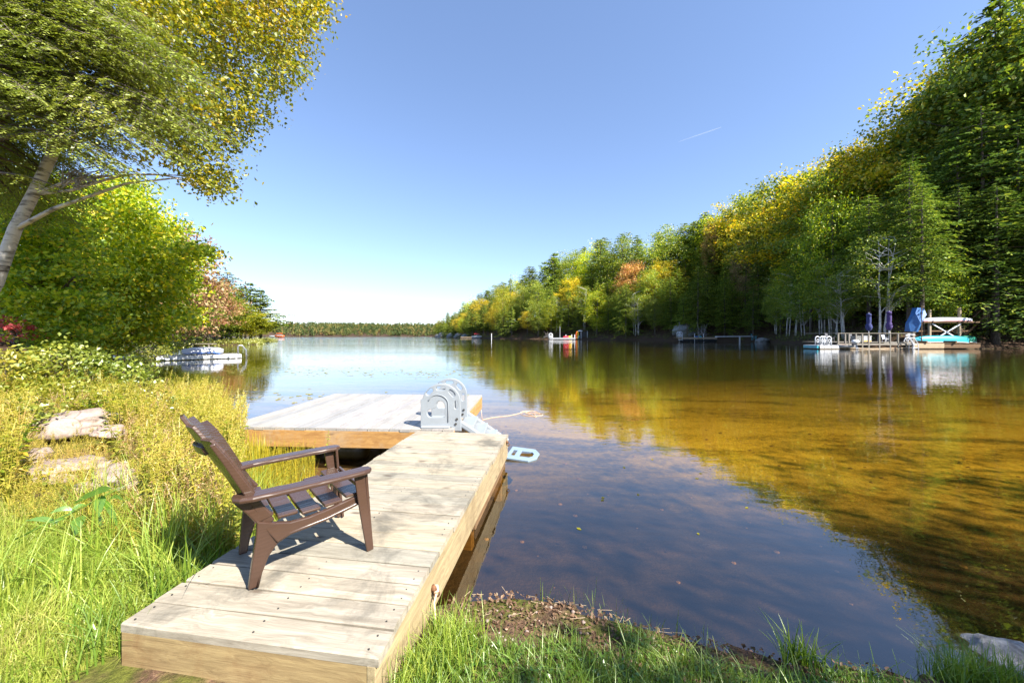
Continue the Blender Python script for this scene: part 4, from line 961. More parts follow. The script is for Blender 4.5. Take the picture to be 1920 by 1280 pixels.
# trees standing behind and right of the camera: their shade falls on the bank
for i_, (x, y, h, rr_) in enumerate([(6.3, -2.5, 6.6, 1.4), (9.8, -2.6, 10.0, 2.7), (14.5, -1.8, 11, 3.0)]):
    t0 = make_broad('maple_tree', h, rr_, h * .42, 80 + i_, 60, 34, .16, M['leaf_mid'], M['bark'], trunk_r=.14, clump=.5)
    t0.location = (x, y, gz(x, y)); tag(t0, 'maple on the near bank behind the camera', 'tree', 'maples behind the camera')
# ------------------------------------------------------------ near bank plants
def inside_dock(x, y, m=.03):
    c, s = math.cos(-DANG), math.sin(-DANG); dx, dy = x + 1.13, y - 1.53; u = dx * c - dy * s; v = dx * s + dy * c
    return (np.abs(u) < .61 + m) & (v > -m) & (v < 3.4)
def blades(name, label, X, Y, h, wd, mat, seed, lean=.5, seg_=3, clump=None, z0=None):
    r = np.random.default_rng(seed); n = len(X); Z = (ground_z(X, Y) if z0 is None else np.full(n, z0)) - .01
    h = h * r.uniform(.45, 1.3, n); an = r.uniform(0, 6.28, n); ln = np.abs(r.normal(size=n)) * lean
    if clump is not None: an = np.where(r.random(n) < .75, clump, an)
    d = np.stack([np.cos(an), np.sin(an), np.zeros(n)], 1); s_ = np.stack([-np.sin(an), np.cos(an), np.zeros(n)], 1)
    tw = r.uniform(-1, 1, n)[:, None]; s_ = s_ * np.cos(tw) + d * np.sin(tw); base = np.stack([X, Y, Z], 1); rows = []
    for k_ in range(seg_ + 1):
        t = k_ / seg_; p = base + np.array([0, 0, 1]) * (h * t * (1 - .28 * ln * t))[:, None] + d * (h * ln * t ** 1.8)[:, None]
        rows.append((p - s_ * (wd * (1 - t) ** .7 * .5 + .0004), p + s_ * (wd * (1 - t) ** .7 * .5 + .0004)))
    V = np.stack([v for a in rows for v in a], 1); m = 2 * (seg_ + 1); o = np.arange(n)[:, None] * m
    Fq = np.concatenate([o + np.array([[2 * k_, 2 * k_ + 1, 2 * k_ + 3, 2 * k_ + 2]]) for k_ in range(seg_)])
    mb = MB(); mb.quads(V.reshape(-1, 3), Fq); return tag(mb.build(name, mat), label, kind='stuff')
def spread(n, fn, xr, yr, r, dens=None):
    """points on land kept by fn(x, y, d)"""
    X = []; Y = []
    while sum(map(len, X)) < n:
        y = np.exp(r.uniform(math.log(yr[0] + 1), math.log(yr[1] + 1), n)) - 1; x = r.uniform(*xr, n); d = sdist(x, y); k_ = fn(x, y, d) & ~inside_dock(x, y)
        X.append(x[k_]); Y.append(y[k_])
    return np.concatenate(X)[:n], np.concatenate(Y)[:n]
rg = np.random.default_rng(91)
px_of = lambda x, y: CX + x / y * F
# left lawn: low fine grass, from the bottom left corner to the shrubs
def lawn(x, y, d): return (d > .1) & ~((y < 1.66) & (x > -1.85)) & (x < -.9) & (x > -1.6 * y - .9) & (y < 3.0 - .0 * x) & (d < 3.6)
X, Y = spread(62000, lawn, (-5.5, -.9), (.9, 3.2), rg); blades('lawn_grass', 'sunny short yellow green grass left of the plank dock', X, Y, .065, .0035, M['grass'], 92, .8, 2)
X, Y = spread(5000, lawn, (-5.0, -.9), (1.0, 3.3), rg); cl = (np.sin(X * 5) + np.cos(Y * 6)) * 2
blades('long_grass', 'longer arching grass tufts in the lawn left of the dock', X, Y, .16, .0055, M['grass'], 93, .8, 4, cl)
# tufts
def tufts(name, label, spots, n, h, wd, mat, seed, spread_=.06, lean=.6):
    r = np.random.default_rng(seed); X = np.concatenate([x + r.normal(size=n) * spread_ for x, y in spots]); Y = np.concatenate([y + r.normal(size=n) * spread_ for x, y in spots]); k_ = ~inside_dock(X, Y)
    return blades(name, label, X[k_], Y[k_], h, wd, mat, seed, lean, 5)
sp_ = [(-2.0 + .35 * rg.normal(), 2.6 + .35 * rg.normal()) for _ in range(14)] + [(-2.6 + .5 * rg.normal(), 3.1 + .4 * rg.normal()) for _ in range(20)]
tufts('sedge_tufts', 'tall arching sedge tufts behind the lawn left of the chair', sp_, 75, .42, .007, M['grass'], 94, .07)
tufts('dark_tufts', 'green grass tufts against the left side of the dock', [(-1.95, 1.75), (-1.9, 1.95), (-1.83, 2.2), (-1.95, 2.35), (-1.88, 1.6)], 45, .24, .007, M['grass_dark'], 95, .05)
# right hand bank
def rb(x, y, d): return (d > .16 + .07 * np.sin(x * 7)) & (x > -.55) & (y > .9) & (x < 3.2) & ~((np.hypot((x + .02) * .8, (y - 1.97)) < .2) & (d < .6)) & ~((x > -.45) & (x < .55) & (d < .36))
X, Y = spread(34000, rb, (-.6, 3.2), (.9, 2.4), rg); blades('bank_grass', 'short green grass on the near bank right of the dock', X, Y, .055, .003, M['grass_dark'], 96, .8, 2)
X, Y = spread(4200, rb, (-.6, 3.2), (.9, 2.4), rg); blades('bank_long_grass', 'longer grass blades on the near bank right of the dock', X, Y, .13, .0045, M['grass_dark'], 97, .7, 4)
tufts('dock_side_tufts', 'sunlit grass tufts against the right side board of the dock', [(-.43, 1.5), (-.4, 1.62), (-.36, 1.75), (-.33, 1.9), (-.27, 1.65), (-.22, 1.8)], 110, .15, .004, M['grass'], 98, .05, .6)
g_ = tufts('iris_clump', 'bright green sword leaved clump at the water edge on the near bank', [(1.36, 1.80), (1.42, 1.78)], 42, .18, .008, M['grass_dark'], 99, .03, .55)
g_['kind'] = 'thing'; g_['category'] = 'plant'; g_.name = 'sword_leaf_clump'
g_ = tufts('x', 'darker fine leaved grass clump beside the pale rock at the bottom right', [(2.12, 1.74), (2.2, 1.7), (2.02, 1.7), (2.3, 1.72)], 160, .17, .0035, M['grass_dark'], 100, .045, .5)
g_['kind'] = 'thing'; g_['category'] = 'plant'; g_.name = 'grass_clump'
def water_blades(spots, n, h, seed):
    r = np.random.default_rng(seed); X = np.concatenate([x + r.normal(size=n) * .05 for x, y in spots]); Y = np.concatenate([y + r.normal(size=n) * .04 for x, y in spots]); return blades('shallow_water_grass', 'sparse green shoots standing in the shallow water off the near bank', X, Y, h, .0042, M['grass_dark'], seed, .45, 4)
water_blades([(.3, 2.3), (.4, 2.33), (.48, 2.25), (.62, 2.25), (.75, 2.12), (.2, 2.25), (.9, 2.02), (1.05, 2.0), (.5, 2.4)], 11, .14, 101)
# tiny broad leaves of ground cover
def gc(n, fn, xr, yr, leaf, mat, nm, lb, seed, hz=.03):
    X, Y = spread(n, fn, xr, yr, rg); C = np.stack([X, Y, ground_z(X, Y) + rg.uniform(0.004, hz, len(X))], 1); mb = MB(); mb.quadsoup(leaf_quads(C, leaf, rg, 1.6)); return tag(mb.build(nm, mat), lb, kind='stuff')
gc(5000, rb, (-.6, 3.2), (.9, 2.4), .022, M['bigleaf'], 'ground_cover', 'small clover like leaves among the bank grass', 102)
gc(2400, lambda x, y, d: (d > -.12) & (d < .4) & (x > -.6) & (x < 1.8) & (y > 1.2), (-.6, 1.8), (1.2, 2.6), .024, m_leaf('leaf_litter', [(0, (.05, .028, .018)), (.5, (.13, .075, .045)), (.85, (.26, .16, .1)), (1, (.4, .3, .2))], .1, .05, big=2.0), 'leaf_litter', 'pinkish brown leaf litter on the bare mud at the water edge', 103, .015)
bs = MB()
for _ in range(150):
    x, y = rg.uniform(-.3, 9), rg.uniform(2.0, 9); s_ = rg.uniform(.005, .02) * (1 + .12 * y); zb_ = gz(x, y)
    if zb_ < -.06: bs.tube([(x, y, zb_ - .01), (x + .1 * s_, y, zb_ + s_ * .35), (x, y, zb_ + s_ * .55)], [s_, s_ * .9, s_ * .35], 7)
tag(bs.build('lake_bed_stones', M['brownwood']), 'small stones on the shallow lake bed right of the dock', kind='stuff')
# twigs on the mud
tw_ = MB()
for _ in range(70):
    x, y = rg.uniform(-.4, 1.3), 0; y = rg.uniform(1.9, 2.36); d = sdist(np.array([x]), np.array([y]))[0]
    if -.08 < d < .35: a_ = rg.uniform(0, 6.28); l = rg.uniform(.02, .09); z = max(gz(x, y), 0) + .012; tw_.tube([(x, y, z), (x + l * math.cos(a_), y + l * math.sin(a_) * .5, z + .008)], .0012, 4, False)
tag(tw_.build('mud_twigs', M['tanwood']), 'dry straw and twigs scattered on the mud at the water edge', kind='stuff')
pb = MB()
for _ in range(60):
    x, y = rg.uniform(-.35, 1.0), rg.uniform(1.75, 2.3)
    if sdist(np.array([x]), np.array([y]))[0] > .03: s_ = rg.uniform(.004, .012); pb.tube([(x, y, gz(x, y)), (x, y, gz(x, y) + s_ * .5), (x, y, gz(x, y) + s_)], [s_, s_ * 1.1, s_ * .4], 7)
tag(pb.build('mud_pebbles', M['rock'], smooth=True), 'small stones and clods in the mud at the water edge', kind='stuff')

# meadow herbs: leafy stems with plumes
def herb(r, H, nl, leaf, plume, lean=.15, narrow=.35):
    Q = []; an = r.uniform(0, 6.28); d = np.array([math.cos(an), math.sin(an), 0]); pts = [np.array([0, 0, H * t]) + d * H * lean * t * t + r.normal(size=3) * .006 for t in np.linspace(0, 1, 5)]
    for a, b in zip(pts[:-1], pts[1:]):
        wv = np.array([.0022, 0, 0]); Q.append([a - wv, a + wv, b + wv * .8, b - wv * .8]); wv = np.array([0, .0022, 0]); Q.append([a - wv, a + wv, b + wv * .8, b - wv * .8])
    C = []
    def at(t): k_ = t * 4; i0 = min(3, int(k_)); return pts[i0] + (pts[i0 + 1] - pts[i0]) * (k_ - i0)
    for q in range(nl):
        t = r.uniform(.12, 1); a = q * 2.4 + r.normal() * .3; o = np.array([math.cos(a), math.sin(a), r.uniform(-.2, .7)]); o /= np.linalg.norm(o); l = leaf * (1.1 - .5 * t) * r.uniform(.7, 1.3); p = at(t)
        s_ = np.cross(o, [0, 0, 1]); s_ /= np.linalg.norm(s_); w_ = l * narrow * .5; tip = p + o * l; tip[2] -= l * .25; Q.append([p, p + o * l * .45 + s_ * w_, tip, p + o * l * .45 - s_ * w_])
    if plume:
        n = plume; t = r.uniform(.72, 1.03, n); B = np.array([at(min(1, x)) for x in t]); o = r.normal(size=(n, 3)); o[:, 2] = np.abs(o[:, 2]) * .5; C = B + o * .022 * H * (1.15 - t)[:, None] * 3.2; Q.extend(list(leaf_quads(C, .013, r, .4)))
    return np.array(Q)
def meadow(name, label, temps, X, Y, mat, seed, sc=(.7, 1.25), z0=None):
    r = np.random.default_rng(seed); k_ = r.integers(len(temps), size=len(X)); Z = ground_z(X, Y) if z0 is None else np.full(len(X), z0); mb = MB()
    for i_, T in enumerate(temps):
        s_ = np.where(k_ == i_)[0]
        if not len(s_): continue
        a = r.uniform(0, 6.28, len(s_)); c, s = np.cos(a), np.sin(a); sc_ = r.uniform(*sc, len(s_)); B = T[None] * sc_[:, None, None, None]
        x = B[..., 0] * c[:, None, None] - B[..., 1] * s[:, None, None] + X[s_][:, None, None]; y = B[..., 0] * s[:, None, None] + B[..., 1] * c[:, None, None] + Y[s_][:, None, None]
        mb.quadsoup(np.stack([x, y, B[..., 2] + Z[s_][:, None, None]], -1).reshape(-1, 4, 3))
    return tag(mb.build(name, mat), label, kind='stuff')
rh = np.random.default_rng(110)
Tgreen = [herb(rh, rh.uniform(.4, .62), 26, .06, 0) for _ in range(7)]; Tplume = [herb(rh, rh.uniform(.5, .72), 22, .05, 34) for _ in range(7)]; Tdry = [herb(rh, rh.uniform(.35, .6), 12, .05, 30, .3, .2) for _ in range(7)]
rocks_px = [(132, 800, 95, 34), (120, 880, 100, 36), (222, 893, 50, 30)]
def notrock(x, y):
    """the boulders stick out of the weeds: nothing taller grows just in front of them"""
    ok = np.ones(x.shape, bool)
    for px, py, w_, h_ in rocks_px:
        Yr = {132: 4.8, 120: 3.75, 222: 3.45}[px]; rx = at_px(px, Yr); wx = w_ / F * Yr
        ok &= ~((np.abs(x - rx * y / Yr) < wx * .8) & (y > Yr - .95) & (y < Yr + .3))
    return ok
def mead(x, y, d): return (d > .02) & (px_of(x, y) < 440) & (y > 2.45 - .25 * (x + 2)) & (x < -1.9) & (x > -1.45 * y - .8) & notrock(x, y)
hm = lambda x, y: np.sin(x * 2.1 + 1.5 * np.sin(y * 1.7)) + np.cos(y * 2.6 - x * 1.1)
X, Y = spread(2000, lambda x, y, d: mead(x, y, d) & (hm(x, y) > -.7), (-12, -1.9), (2.3, 9), rg); meadow('meadow_herbs', 'green and yellow herbs covering the left bank', Tgreen, X, Y, M['meadow'], 111, (.6, 1.1))
X, Y = spread(1500, mead, (-12, -1.9), (2.6, 9), rg); meadow('goldenrod_stems', 'goldenrod like stems with faded plumes on the left bank', Tplume, X, Y, M['meadow'], 112, (.65, 1.15))
Tbroad = [herb(rh, rh.uniform(.3, .5), 24, .1, 0, .2, .5) for _ in range(6)]
X, Y = spread(420, lambda x, y, d: mead(x, y, d) & (hm(x, y) > .5), (-12, -1.9), (2.3, 9), rg); meadow('broad_leaf_weeds', 'darker green broad leaved weeds in patches on the left bank', Tbroad, X, Y, M['leaf_green'], 131, (.7, 1.3))
X, Y = spread(300, lambda x, y, d: mead(x, y, d) & (hm(x, y) < .2), (-12, -1.9), (2.3, 9), rg); meadow('pale_leaf_weeds', 'pale leaved weeds with reddish tips in patches on the left bank', Tbroad, X, Y, M['bush'], 132, (.6, 1.2))
X, Y = spread(1500, lambda x, y, d: mead(x, y, d) & (hm(x, y) < .6), (-12, -1.9), (2.5, 8), rg); meadow('dry_herbs', 'tan dry weeds on the left bank', Tdry, X, Y, M['drymeadow'], 113, (.6, 1.1))
X, Y = spread(1500, lambda x, y, d: (d > .02) & (y > 2.2) & (x < -1.9) & (x > -1.45 * y - .8) & ~notrock(x, y), (-8, -1.9), (2.2, 6), rg); meadow('low_weeds', 'low weeds in front of the boulders', Tdry + Tgreen, X, Y, M['meadow'], 119, (.2, .45))
X, Y = spread(500, lambda x, y, d: (d > -.25) & (d < .7) & (px_of(x, y) < 455) & (y > 3.6) & (y < 6.3), (-6, -2.3), (3.6, 6.3), rg); meadow('tall_shore_herbs', 'tall plumed herbs at the water edge behind the chair', Tplume, X, Y, M['meadow'], 114, (.8, 1.3))
X, Y = spread(15000, mead, (-9, -1.9), (2.3, 7), rg); blades('meadow_grass', 'dry and green grass among the herbs of the left bank', X, Y, .3, .005, M['meadow'], 115, .6, 3)
X, Y = spread(7000, lambda x, y, d: mead(x, y, d) & (hm(x, y) < .3), (-9, -1.9), (2.3, 6), rg); blades('straw', 'straw coloured grass among the herbs of the left bank', X, Y, .3, .004, M['drymeadow'], 116, .7, 3)
# reeds between chair and raft, in shallow water
n = 2300; y = rg.uniform(3.1, 5.0, n * 3); x = rg.uniform(-3.6, -1.75, n * 3); k_ = (px_of(x, y) > 380) & (px_of(x, y) < 590) & ~inside_dock(x, y, .1) & (y < 4.95) & (rg.random(n * 3) < .9); X, Y = x[k_][:n], y[k_][:n]
blades('reeds', 'upright yellow green reeds in shallow water between chair and raft', X, Y, .31, .0065, M['reed'], 117, .12, 3)
X, Y = X[:260], Y[:260]; meadow('reed_herbs', 'leafy yellow stems among the reeds', Tgreen, X, Y, M['reed'], 118, (.3, .55), 0.0)
# single yellowing sapling beside the raft
sa = MB(); T = herb(np.random.default_rng(5), .62, 34, .05, 0, .05, .5); sa.quadsoup(T + np.array([at_px(615, 4.3), 4.3, -.05])); s1 = sa.build('sapling', M['bush']); tag(s1, 'slender yellowing sapling rising from the water between chair and raft', 'plant')

# broad leaved stem leaning over the lawn
pl = thing('broad_leaf_plant', 'leaning stem with broad pointed green leaves over the left lawn', 'plant', (0, 0, 0))
A, B = P(80, 985, 2.55), P(245, 905, 2.75); st_ = MB(); stem = [P(30, 1010, 2.5), A, A.lerp(B, .35) + Vector((0, 0, -.01)), A.lerp(B, .7), B]; st_.tube(stem, [.006, .005, .0045, .004, .002], 6); st_.build('stem', M['bigleaf'], pl, True)
def big_leaf(tip, root, wd, droop=.02):
    a = Vector(root); b = Vector(tip); d = b - a; s_ = d.cross(Vector((.2, -1, .4))).normalized(); V = []; n_ = 7
    for k_ in range(n_):
        t = k_ / (n_ - 1); p = a.lerp(b, t) + Vector((0, 0, math.sin(t * 3.14) * droop)); w_ = wd * math.sin(math.pi * min(1, t * .93 + .04) ** .8)
        V += [p - s_ * w_ + Vector((0, 0, .15 * w_)), p, p + s_ * w_ + Vector((0, 0, .15 * w_))]
    mb = MB(); mb.quads(V, [(3 * i_ + j_, 3 * i_ + j_ + 1, 3 * i_ + j_ + 4, 3 * i_ + j_ + 3) for i_ in range(n_ - 1) for j_ in (0, 1)]); mb.build('leaf', M['bigleaf'], pl, True)
for (rx, ry), (tx, ty), w_ in [((108, 980), (48, 976), .017), ((140, 955), (92, 963), .016), ((160, 945), (128, 966), .015), ((150, 968), (142, 1004), .045), ((188, 930), (186, 969), .036), ((195, 938), (222, 990), .02), ((170, 928), (210, 915), .017), ((205, 935), (230, 937), .014), ((125, 972), (98, 985), .014), ((180, 972), (196, 992), .02), ((140, 943), (208, 918), .02)]:
    big_leaf(P(tx, ty, 2.58), P(rx, ry, 2.65), w_)

# shrubs
def shrub(label, px, Y, w_px, top, seed, n, leaf=.075, mat='bush', col=(1, 1, 1, 1), bot=None, dy=.7):
    r = np.random.default_rng(seed); x = at_px(px, Y); z = max(gz(x, Y), 0); root = thing('shrub', label, 'shrub', (x, Y, z), 0, 'leafy shrubs of the left bank'); wx = w_px / F * Y; ht = CAMZ - (top - HY) / F * Y - z
    C = []; tb = MB()
    for k_ in range(n // 14):
        v = r.normal(size=3); v /= np.linalg.norm(v); q = r.uniform(.4, 1) ** .5; c = np.array([v[0] * wx * q, v[1] * dy * q, ht * (.5 + v[2] * .46 * q)]); C.append(c)
        if k_ % 2 == 0: tb.tube(limb_path((c[0] * .2, c[1] * .2, -.05), c, .0, 4, r, .05), [.01, .008, .006, .004, .002], 4, False)
    C = np.array(C); idx = np.repeat(np.arange(len(C)), 14); L = C[idx] + r.normal(size=(len(idx), 3)) * .085 * max(.8, ht)
    mb = MB(); mb.quadsoup(leaf_quads(L, leaf, r, 1.2)); mb.build('foliage', M[mat], root).color = col; tb.build('stems', M['bark'], root)
shrub('yellow green bush beside the water right of the crimson maple', 215, 7.6, 62, 668, 121, 2300, .085, col=(.8, .95, .9, 1))
shrub('pale leaved bush in front of the near maple', 120, 7.0, 60, 640, 122, 2300, .085, col=(1.1, 1.15, 1.3, 1))
shrub('bush with pinkish tips under the crimson maple', 40, 6.6, 60, 648, 123, 2200, .085, col=(1.15, 1.0, .9, 1))
shrub('low yellow bush just behind the rounded boulder', 95, 5.7, 70, 712, 124, 1900, .065, col=(1, 1, .8, 1))
shrub('golden leafy bush right of the rounded boulder', 240, 5.9, 42, 722, 125, 1500, .06, col=(1.05, .95, .8, 1))
shrub('dark green low bush at the left edge of the lawn', 12, 3.3, 42, 925, 126, 1100, .04, 'leaf_green', (1, 1, 1, 1), dy=.4)
shrub('small leaved bush at the left edge beside the boulders', 5, 4.3, 40, 760, 127, 1200, .055, col=(.8, .9, .8, 1), dy=.5)
shrub('upright leafy shrub at the waterline behind the chair back', 335, 5.4, 20, 735, 128, 420, .05, col=(.8, 1, 1, 1), dy=.25)

# lily pads drifting on the left water
r = np.random.default_rng(130); lp = []
while len(lp) < 1500:
    px, Yv = r.uniform(360, 900), r.uniform(9, 46); x = at_px(px, Yv); d = sdist(np.array([x]), np.array([Yv]))[0]
    band = math.sin(Yv * .9 + x * .15) + .6 * math.sin(Yv * .37 + 1)
    if d < -.5 and band + r.normal() * .5 > .35: lp.append((x, Yv))
lp = np.array(lp); V = []; Fn = []
mb = MB(); m = len(lp); a = np.linspace(0, 2 * np.pi, 8)[:-1]; rr_ = r.uniform(.03, .085, m)
PV = np.stack([lp[:, 0][:, None] + rr_[:, None] * np.cos(a), lp[:, 1][:, None] + rr_[:, None] * np.sin(a), np.full((m, 7), .006)], -1); PV[..., 2] += r.uniform(0, .008, (m, 1))
cen = np.stack([lp[:, 0], lp[:, 1], np.full(m, .008)], -1); tri = [np.stack([cen, PV[:, k_], PV[:, (k_ + 1) % 7]], 1) for k_ in range(6)]
mb.trisoup(np.concatenate(tri)); tag(mb.build('lily_pads', M['lily']), 'small floating lily pads scattered on the left water', kind='stuff')
fl = MB(); C = np.stack([at_px(r.uniform(950, 1900, 120), 1) * (yy := r.uniform(3, 22, 120)), yy, np.full(120, .004)], 1); C = C[sdist(C[:, 0], C[:, 1]) < -.2]
q_ = leaf_quads(C, .045, r, 60); q_[..., 2] = .004 + (q_[..., 2] - .004) * .1; fl.quadsoup(q_); tag(fl.build('floating_leaves', M['leaf_gold']), 'single fallen leaves floating on the right water', kind='stuff')

# ------------------------------------------------------------ far shore things
def part(nm, mat, parent, fn, **kw):
    mb = MB(); fn(mb); return mb.build(nm, mat, parent, **kw)
def boat_hull(mb, L, W, H, n=13, inverted=True, fine=1.6):
    """canoe like hull along x; inverted: keel up"""
    V = []; m = 7
    for i_ in range(n):
        t = -1 + 2 * i_ / (n - 1); w_ = W / 2 * (1 - abs(t) ** fine) ** .8 + .01; sheer = .14 * H * abs(t) ** 3
        for j_ in range(m):
            a_ = math.pi * j_ / (m - 1); y_ = math.cos(a_) * w_; dep = math.sin(a_) ** .6 * H * (1 - .25 * abs(t) ** 4)
            V.append((t * L / 2 * (1 + 0 * a_), y_, (dep if inverted else -dep) + (-sheer if inverted else sheer)))
    mb.quads(V, [(i_ * m + j_, i_ * m + j_ + 1, (i_ + 1) * m + j_ + 1, (i_ + 1) * m + j_) for i_ in range(n - 1) for j_ in range(m - 1)])
def hull_rim(mb, L, W, H, inverted=True, n=17, fine=1.6, r_=.025):
    for s_ in (-1, 1):
        pts = []
        for t in np.linspace(-1, 1, n): w_ = W / 2 * (1 - abs(t) ** fine) ** .8 + .01; pts.append((t * L / 2, s_ * w_, (-1 if inverted else 1) * .14 * H * abs(t) ** 3))
        mb.tube(pts, r_, 5)

# railed deck
YD = 45.0
def X_(px, Y=YD): return at_px(px, Y)
def Z_(py, Y=YD): return CAMZ - (py - HY) / F * Y
dk = thing('railed_deck', 'grey wooden deck with plank railing built out over the water under two folded umbrellas', 'deck', (X_(1570), YD, 0))
def L_(px): return X_(px) - X_(1570)
W0 = L_(1712)
pd = plank_mesh(5.4, .29, .05, 'deck_plank', M['greywood'])
for k in range(int(W0 / .3)): put(pd, 'deck_plank', dk, (.16 + k * .3, 2.72, .82), (0, 0, math.pi / 2))
part('top_rail', M['greywood'], dk, lambda b: (b.box((W0 / 2, 0, Z_(624.6)), (W0, .16, .07)), b.box((.0, 2.5, Z_(624.6)), (.14, 5, .07))))
part('lower_rail', M['greywood'], dk, lambda b: b.box((W0 / 2, .02, Z_(645.3)), (W0, .1, .2)))
part('middle_board', M['greywood'], dk, lambda b: b.box((W0 * .8, .03, Z_(642)), (W0 * .36, .05, .22)))
part('waterline_beam', M['tanwood'], dk, lambda b: (b.bar((0, .03, .2), (W0 * .5, .03, .04), .14, .13), b.bar((W0 * .5, .03, .04), (W0, .03, .16), .14, .13)))
pp = MB(); pp.box((0, 0, 0), (.13, .13, 2.5)); pme = pp.mesh('rail_post', M['greywood'])
for px in (1572, 1585, 1592, 1605, 1617, 1629, 1649, 1669, 1684, 1700): put(pme, 'rail_post', dk, (L_(px), 0.02, .66))
bp = MB(); bp.box((0, 0, 0), (.3, .3, 2.6)); o = bp.build('corner_post', M['greywood'], dk, bevel=.02); o.location = (W0, .05, .72)
part('post_cap', M['greywood'], dk, lambda b: b.box((W0, .05, 2.05), (.42, .42, .06)))
# things on the deck
for px, nm, lb, mt, w_ in ((1622, 'storage_box', 'grey green storage box behind the railing between the deck posts', 'barrel', .8), (1640, 'storage_box', 'pale storage box with a yellow band behind the deck railing', 'greyp', 1.0)):
    t = thing(nm, lb, 'box', (X_(px), YD + 1.2, .845)); part('body', M[mt], t, lambda b: b.box((0, 0, .36), (w_, .6, .72)), bevel=.03); part('lid', M[mt], t, lambda b: b.box((0, 0, .76), (w_ + .06, .66, .07)), bevel=.02)
    if px == 1640: part('band', M['yellow'], t, lambda b: b.box((0, -.31, .12), (w_ * .9, .012, .12)))
def deck_chair(px, Y, label, mt, rz, z=.845, s=1.0):
    t = thing('deck_chair', label, 'chair', (X_(px, Y), Y, z), rz); t.scale = (s, s, s); m = M[mt]
    part('seat', m, t, lambda b: b.box((0, 0, .42), (.55, .52, .05))); part('backrest', m, t, lambda b: b.bar((0, .25, .42), (0, .38, 1.0), .5, .04))
    for sx in (-1, 1):
        part('armrest', m, t, lambda b: b.box((sx * .29, 0, .64), (.08, .6, .04)))
        for y_ in (-.24, .24): part('leg', m, t, lambda b: b.bar((sx * .27, y_, 0), (sx * .27, y_, .64), .05, .05))
    return t
deck_chair(1556, YD + 2.2, 'dark grey chair at the left end of the railed deck', 'darkgrey', .4, .8, 1.2); deck_chair(1598, YD + 1.6, 'charcoal chair behind the railing above the outboard motor', 'darkgrey', 0); deck_chair(1661, YD + 1.0, 'white chair behind the middle of the deck railing', 'white', .2, .845, .9)
deck_chair(1706, YD + .9, 'pale chair beside the corner post of the railed deck', 'greyp', -.5, .845, 1.1)
def umbrella(px, top, bot, mt, label):
    Yq = YD + 1.9; t = thing('patio_umbrella', label, 'umbrella', (X_(px, Yq), Yq, .845)); zb = Z_(bot, Yq) - .845; zt_ = Z_(top, Yq) - .845; h = zt_ - zb
    r3 = np.random.default_rng(px); mb = MB(); nS = 12; pts = []
    prof = [(0, .10), (.06, .22), (.2, .30), (.36, .24), (.42, .17), (.5, .2), (.75, .21), (.86, .19), (.87, .24), (.96, .2), (1, .03)]; V = []
    for t_i, (u, rr2) in enumerate(prof):
        for j_ in range(nS): a_ = 6.283 * j_ / nS; q = rr2 * (1 + (.2 if j_ % 2 else -.12) + r3.normal() * .04); V.append((q * math.cos(a_), q * math.sin(a_), zb + h * u))
    mb.quads(V, [(i_ * nS + j_, i_ * nS + (j_ + 1) % nS, (i_ + 1) * nS + (j_ + 1) % nS, (i_ + 1) * nS + j_) for i_ in range(len(prof) - 1) for j_ in range(nS)])
    mb.build('folded_canopy', M[mt], t, True); part('pole', M['white'], t, lambda b: b.tube([(0, 0, .0), (0, 0, zt_ + .08)], .035, 8)); part('base', M['darkgrey'], t, lambda b: b.tube([(0, 0, 0), (0, 0, .06)], .35, 14)); part('tie', M[mt], t, lambda b: b.tube([(0, 0, zb + h * .405), (0, 0, zb + h * .445)], .2, 12))
umbrella(1629, 587, 620, 'bluecloth', 'folded dark blue patio umbrella standing on the railed deck'); umbrella(1667, 583, 619, 'purplecloth', 'folded purple patio umbrella standing on the railed deck')
# hanging tarp
t = thing('blue_tarp', 'bright blue tarpaulin hung as a tall folded shape right of the purple umbrella', 'tarp', (X_(1716, 47), 47, Z_(623, 47)))
def tarp(b):
    pts = [(1703, 621), (1702, 606), (1709, 590), (1716, 577), (1731, 578), (1731, 590), (1726, 603), (1720, 622), (1711, 622)]; r3 = np.random.default_rng(2)
    P0 = [(X_(px, 47) - X_(1716, 47), Z_(py, 47) - Z_(623, 47)) for px, py in pts]; m = len(P0); V = [(x, -.25 + .18 * math.sin(i_ * 2.1), z) for i_, (x, z) in enumerate(P0)] + [(x, .3 + .15 * math.cos(i_ * 1.7), z) for i_, (x, z) in enumerate(P0)] + [(0, -.65, 1.2), (.1, .7, 1.3), (.15, -.45, 2.3)]
    fs = [[i_, (i_ + 1) % m, m + (i_ + 1) % m, m + i_] for i_ in range(m)] + [[i_, (i_ + 1) % m, 2 * m] for i_ in range(m)] + [[m + (i_ + 1) % m, m + i_, 2 * m + 1] for i_ in range(m)]
    b.poly(V, fs)
part('sheet', M['tarp'], t, tarp); part('pole', M['brownwood'], t, lambda b: b.tube([(.0, -.75, -2.6), (.0, -.75, 3.4)], .05, 6))
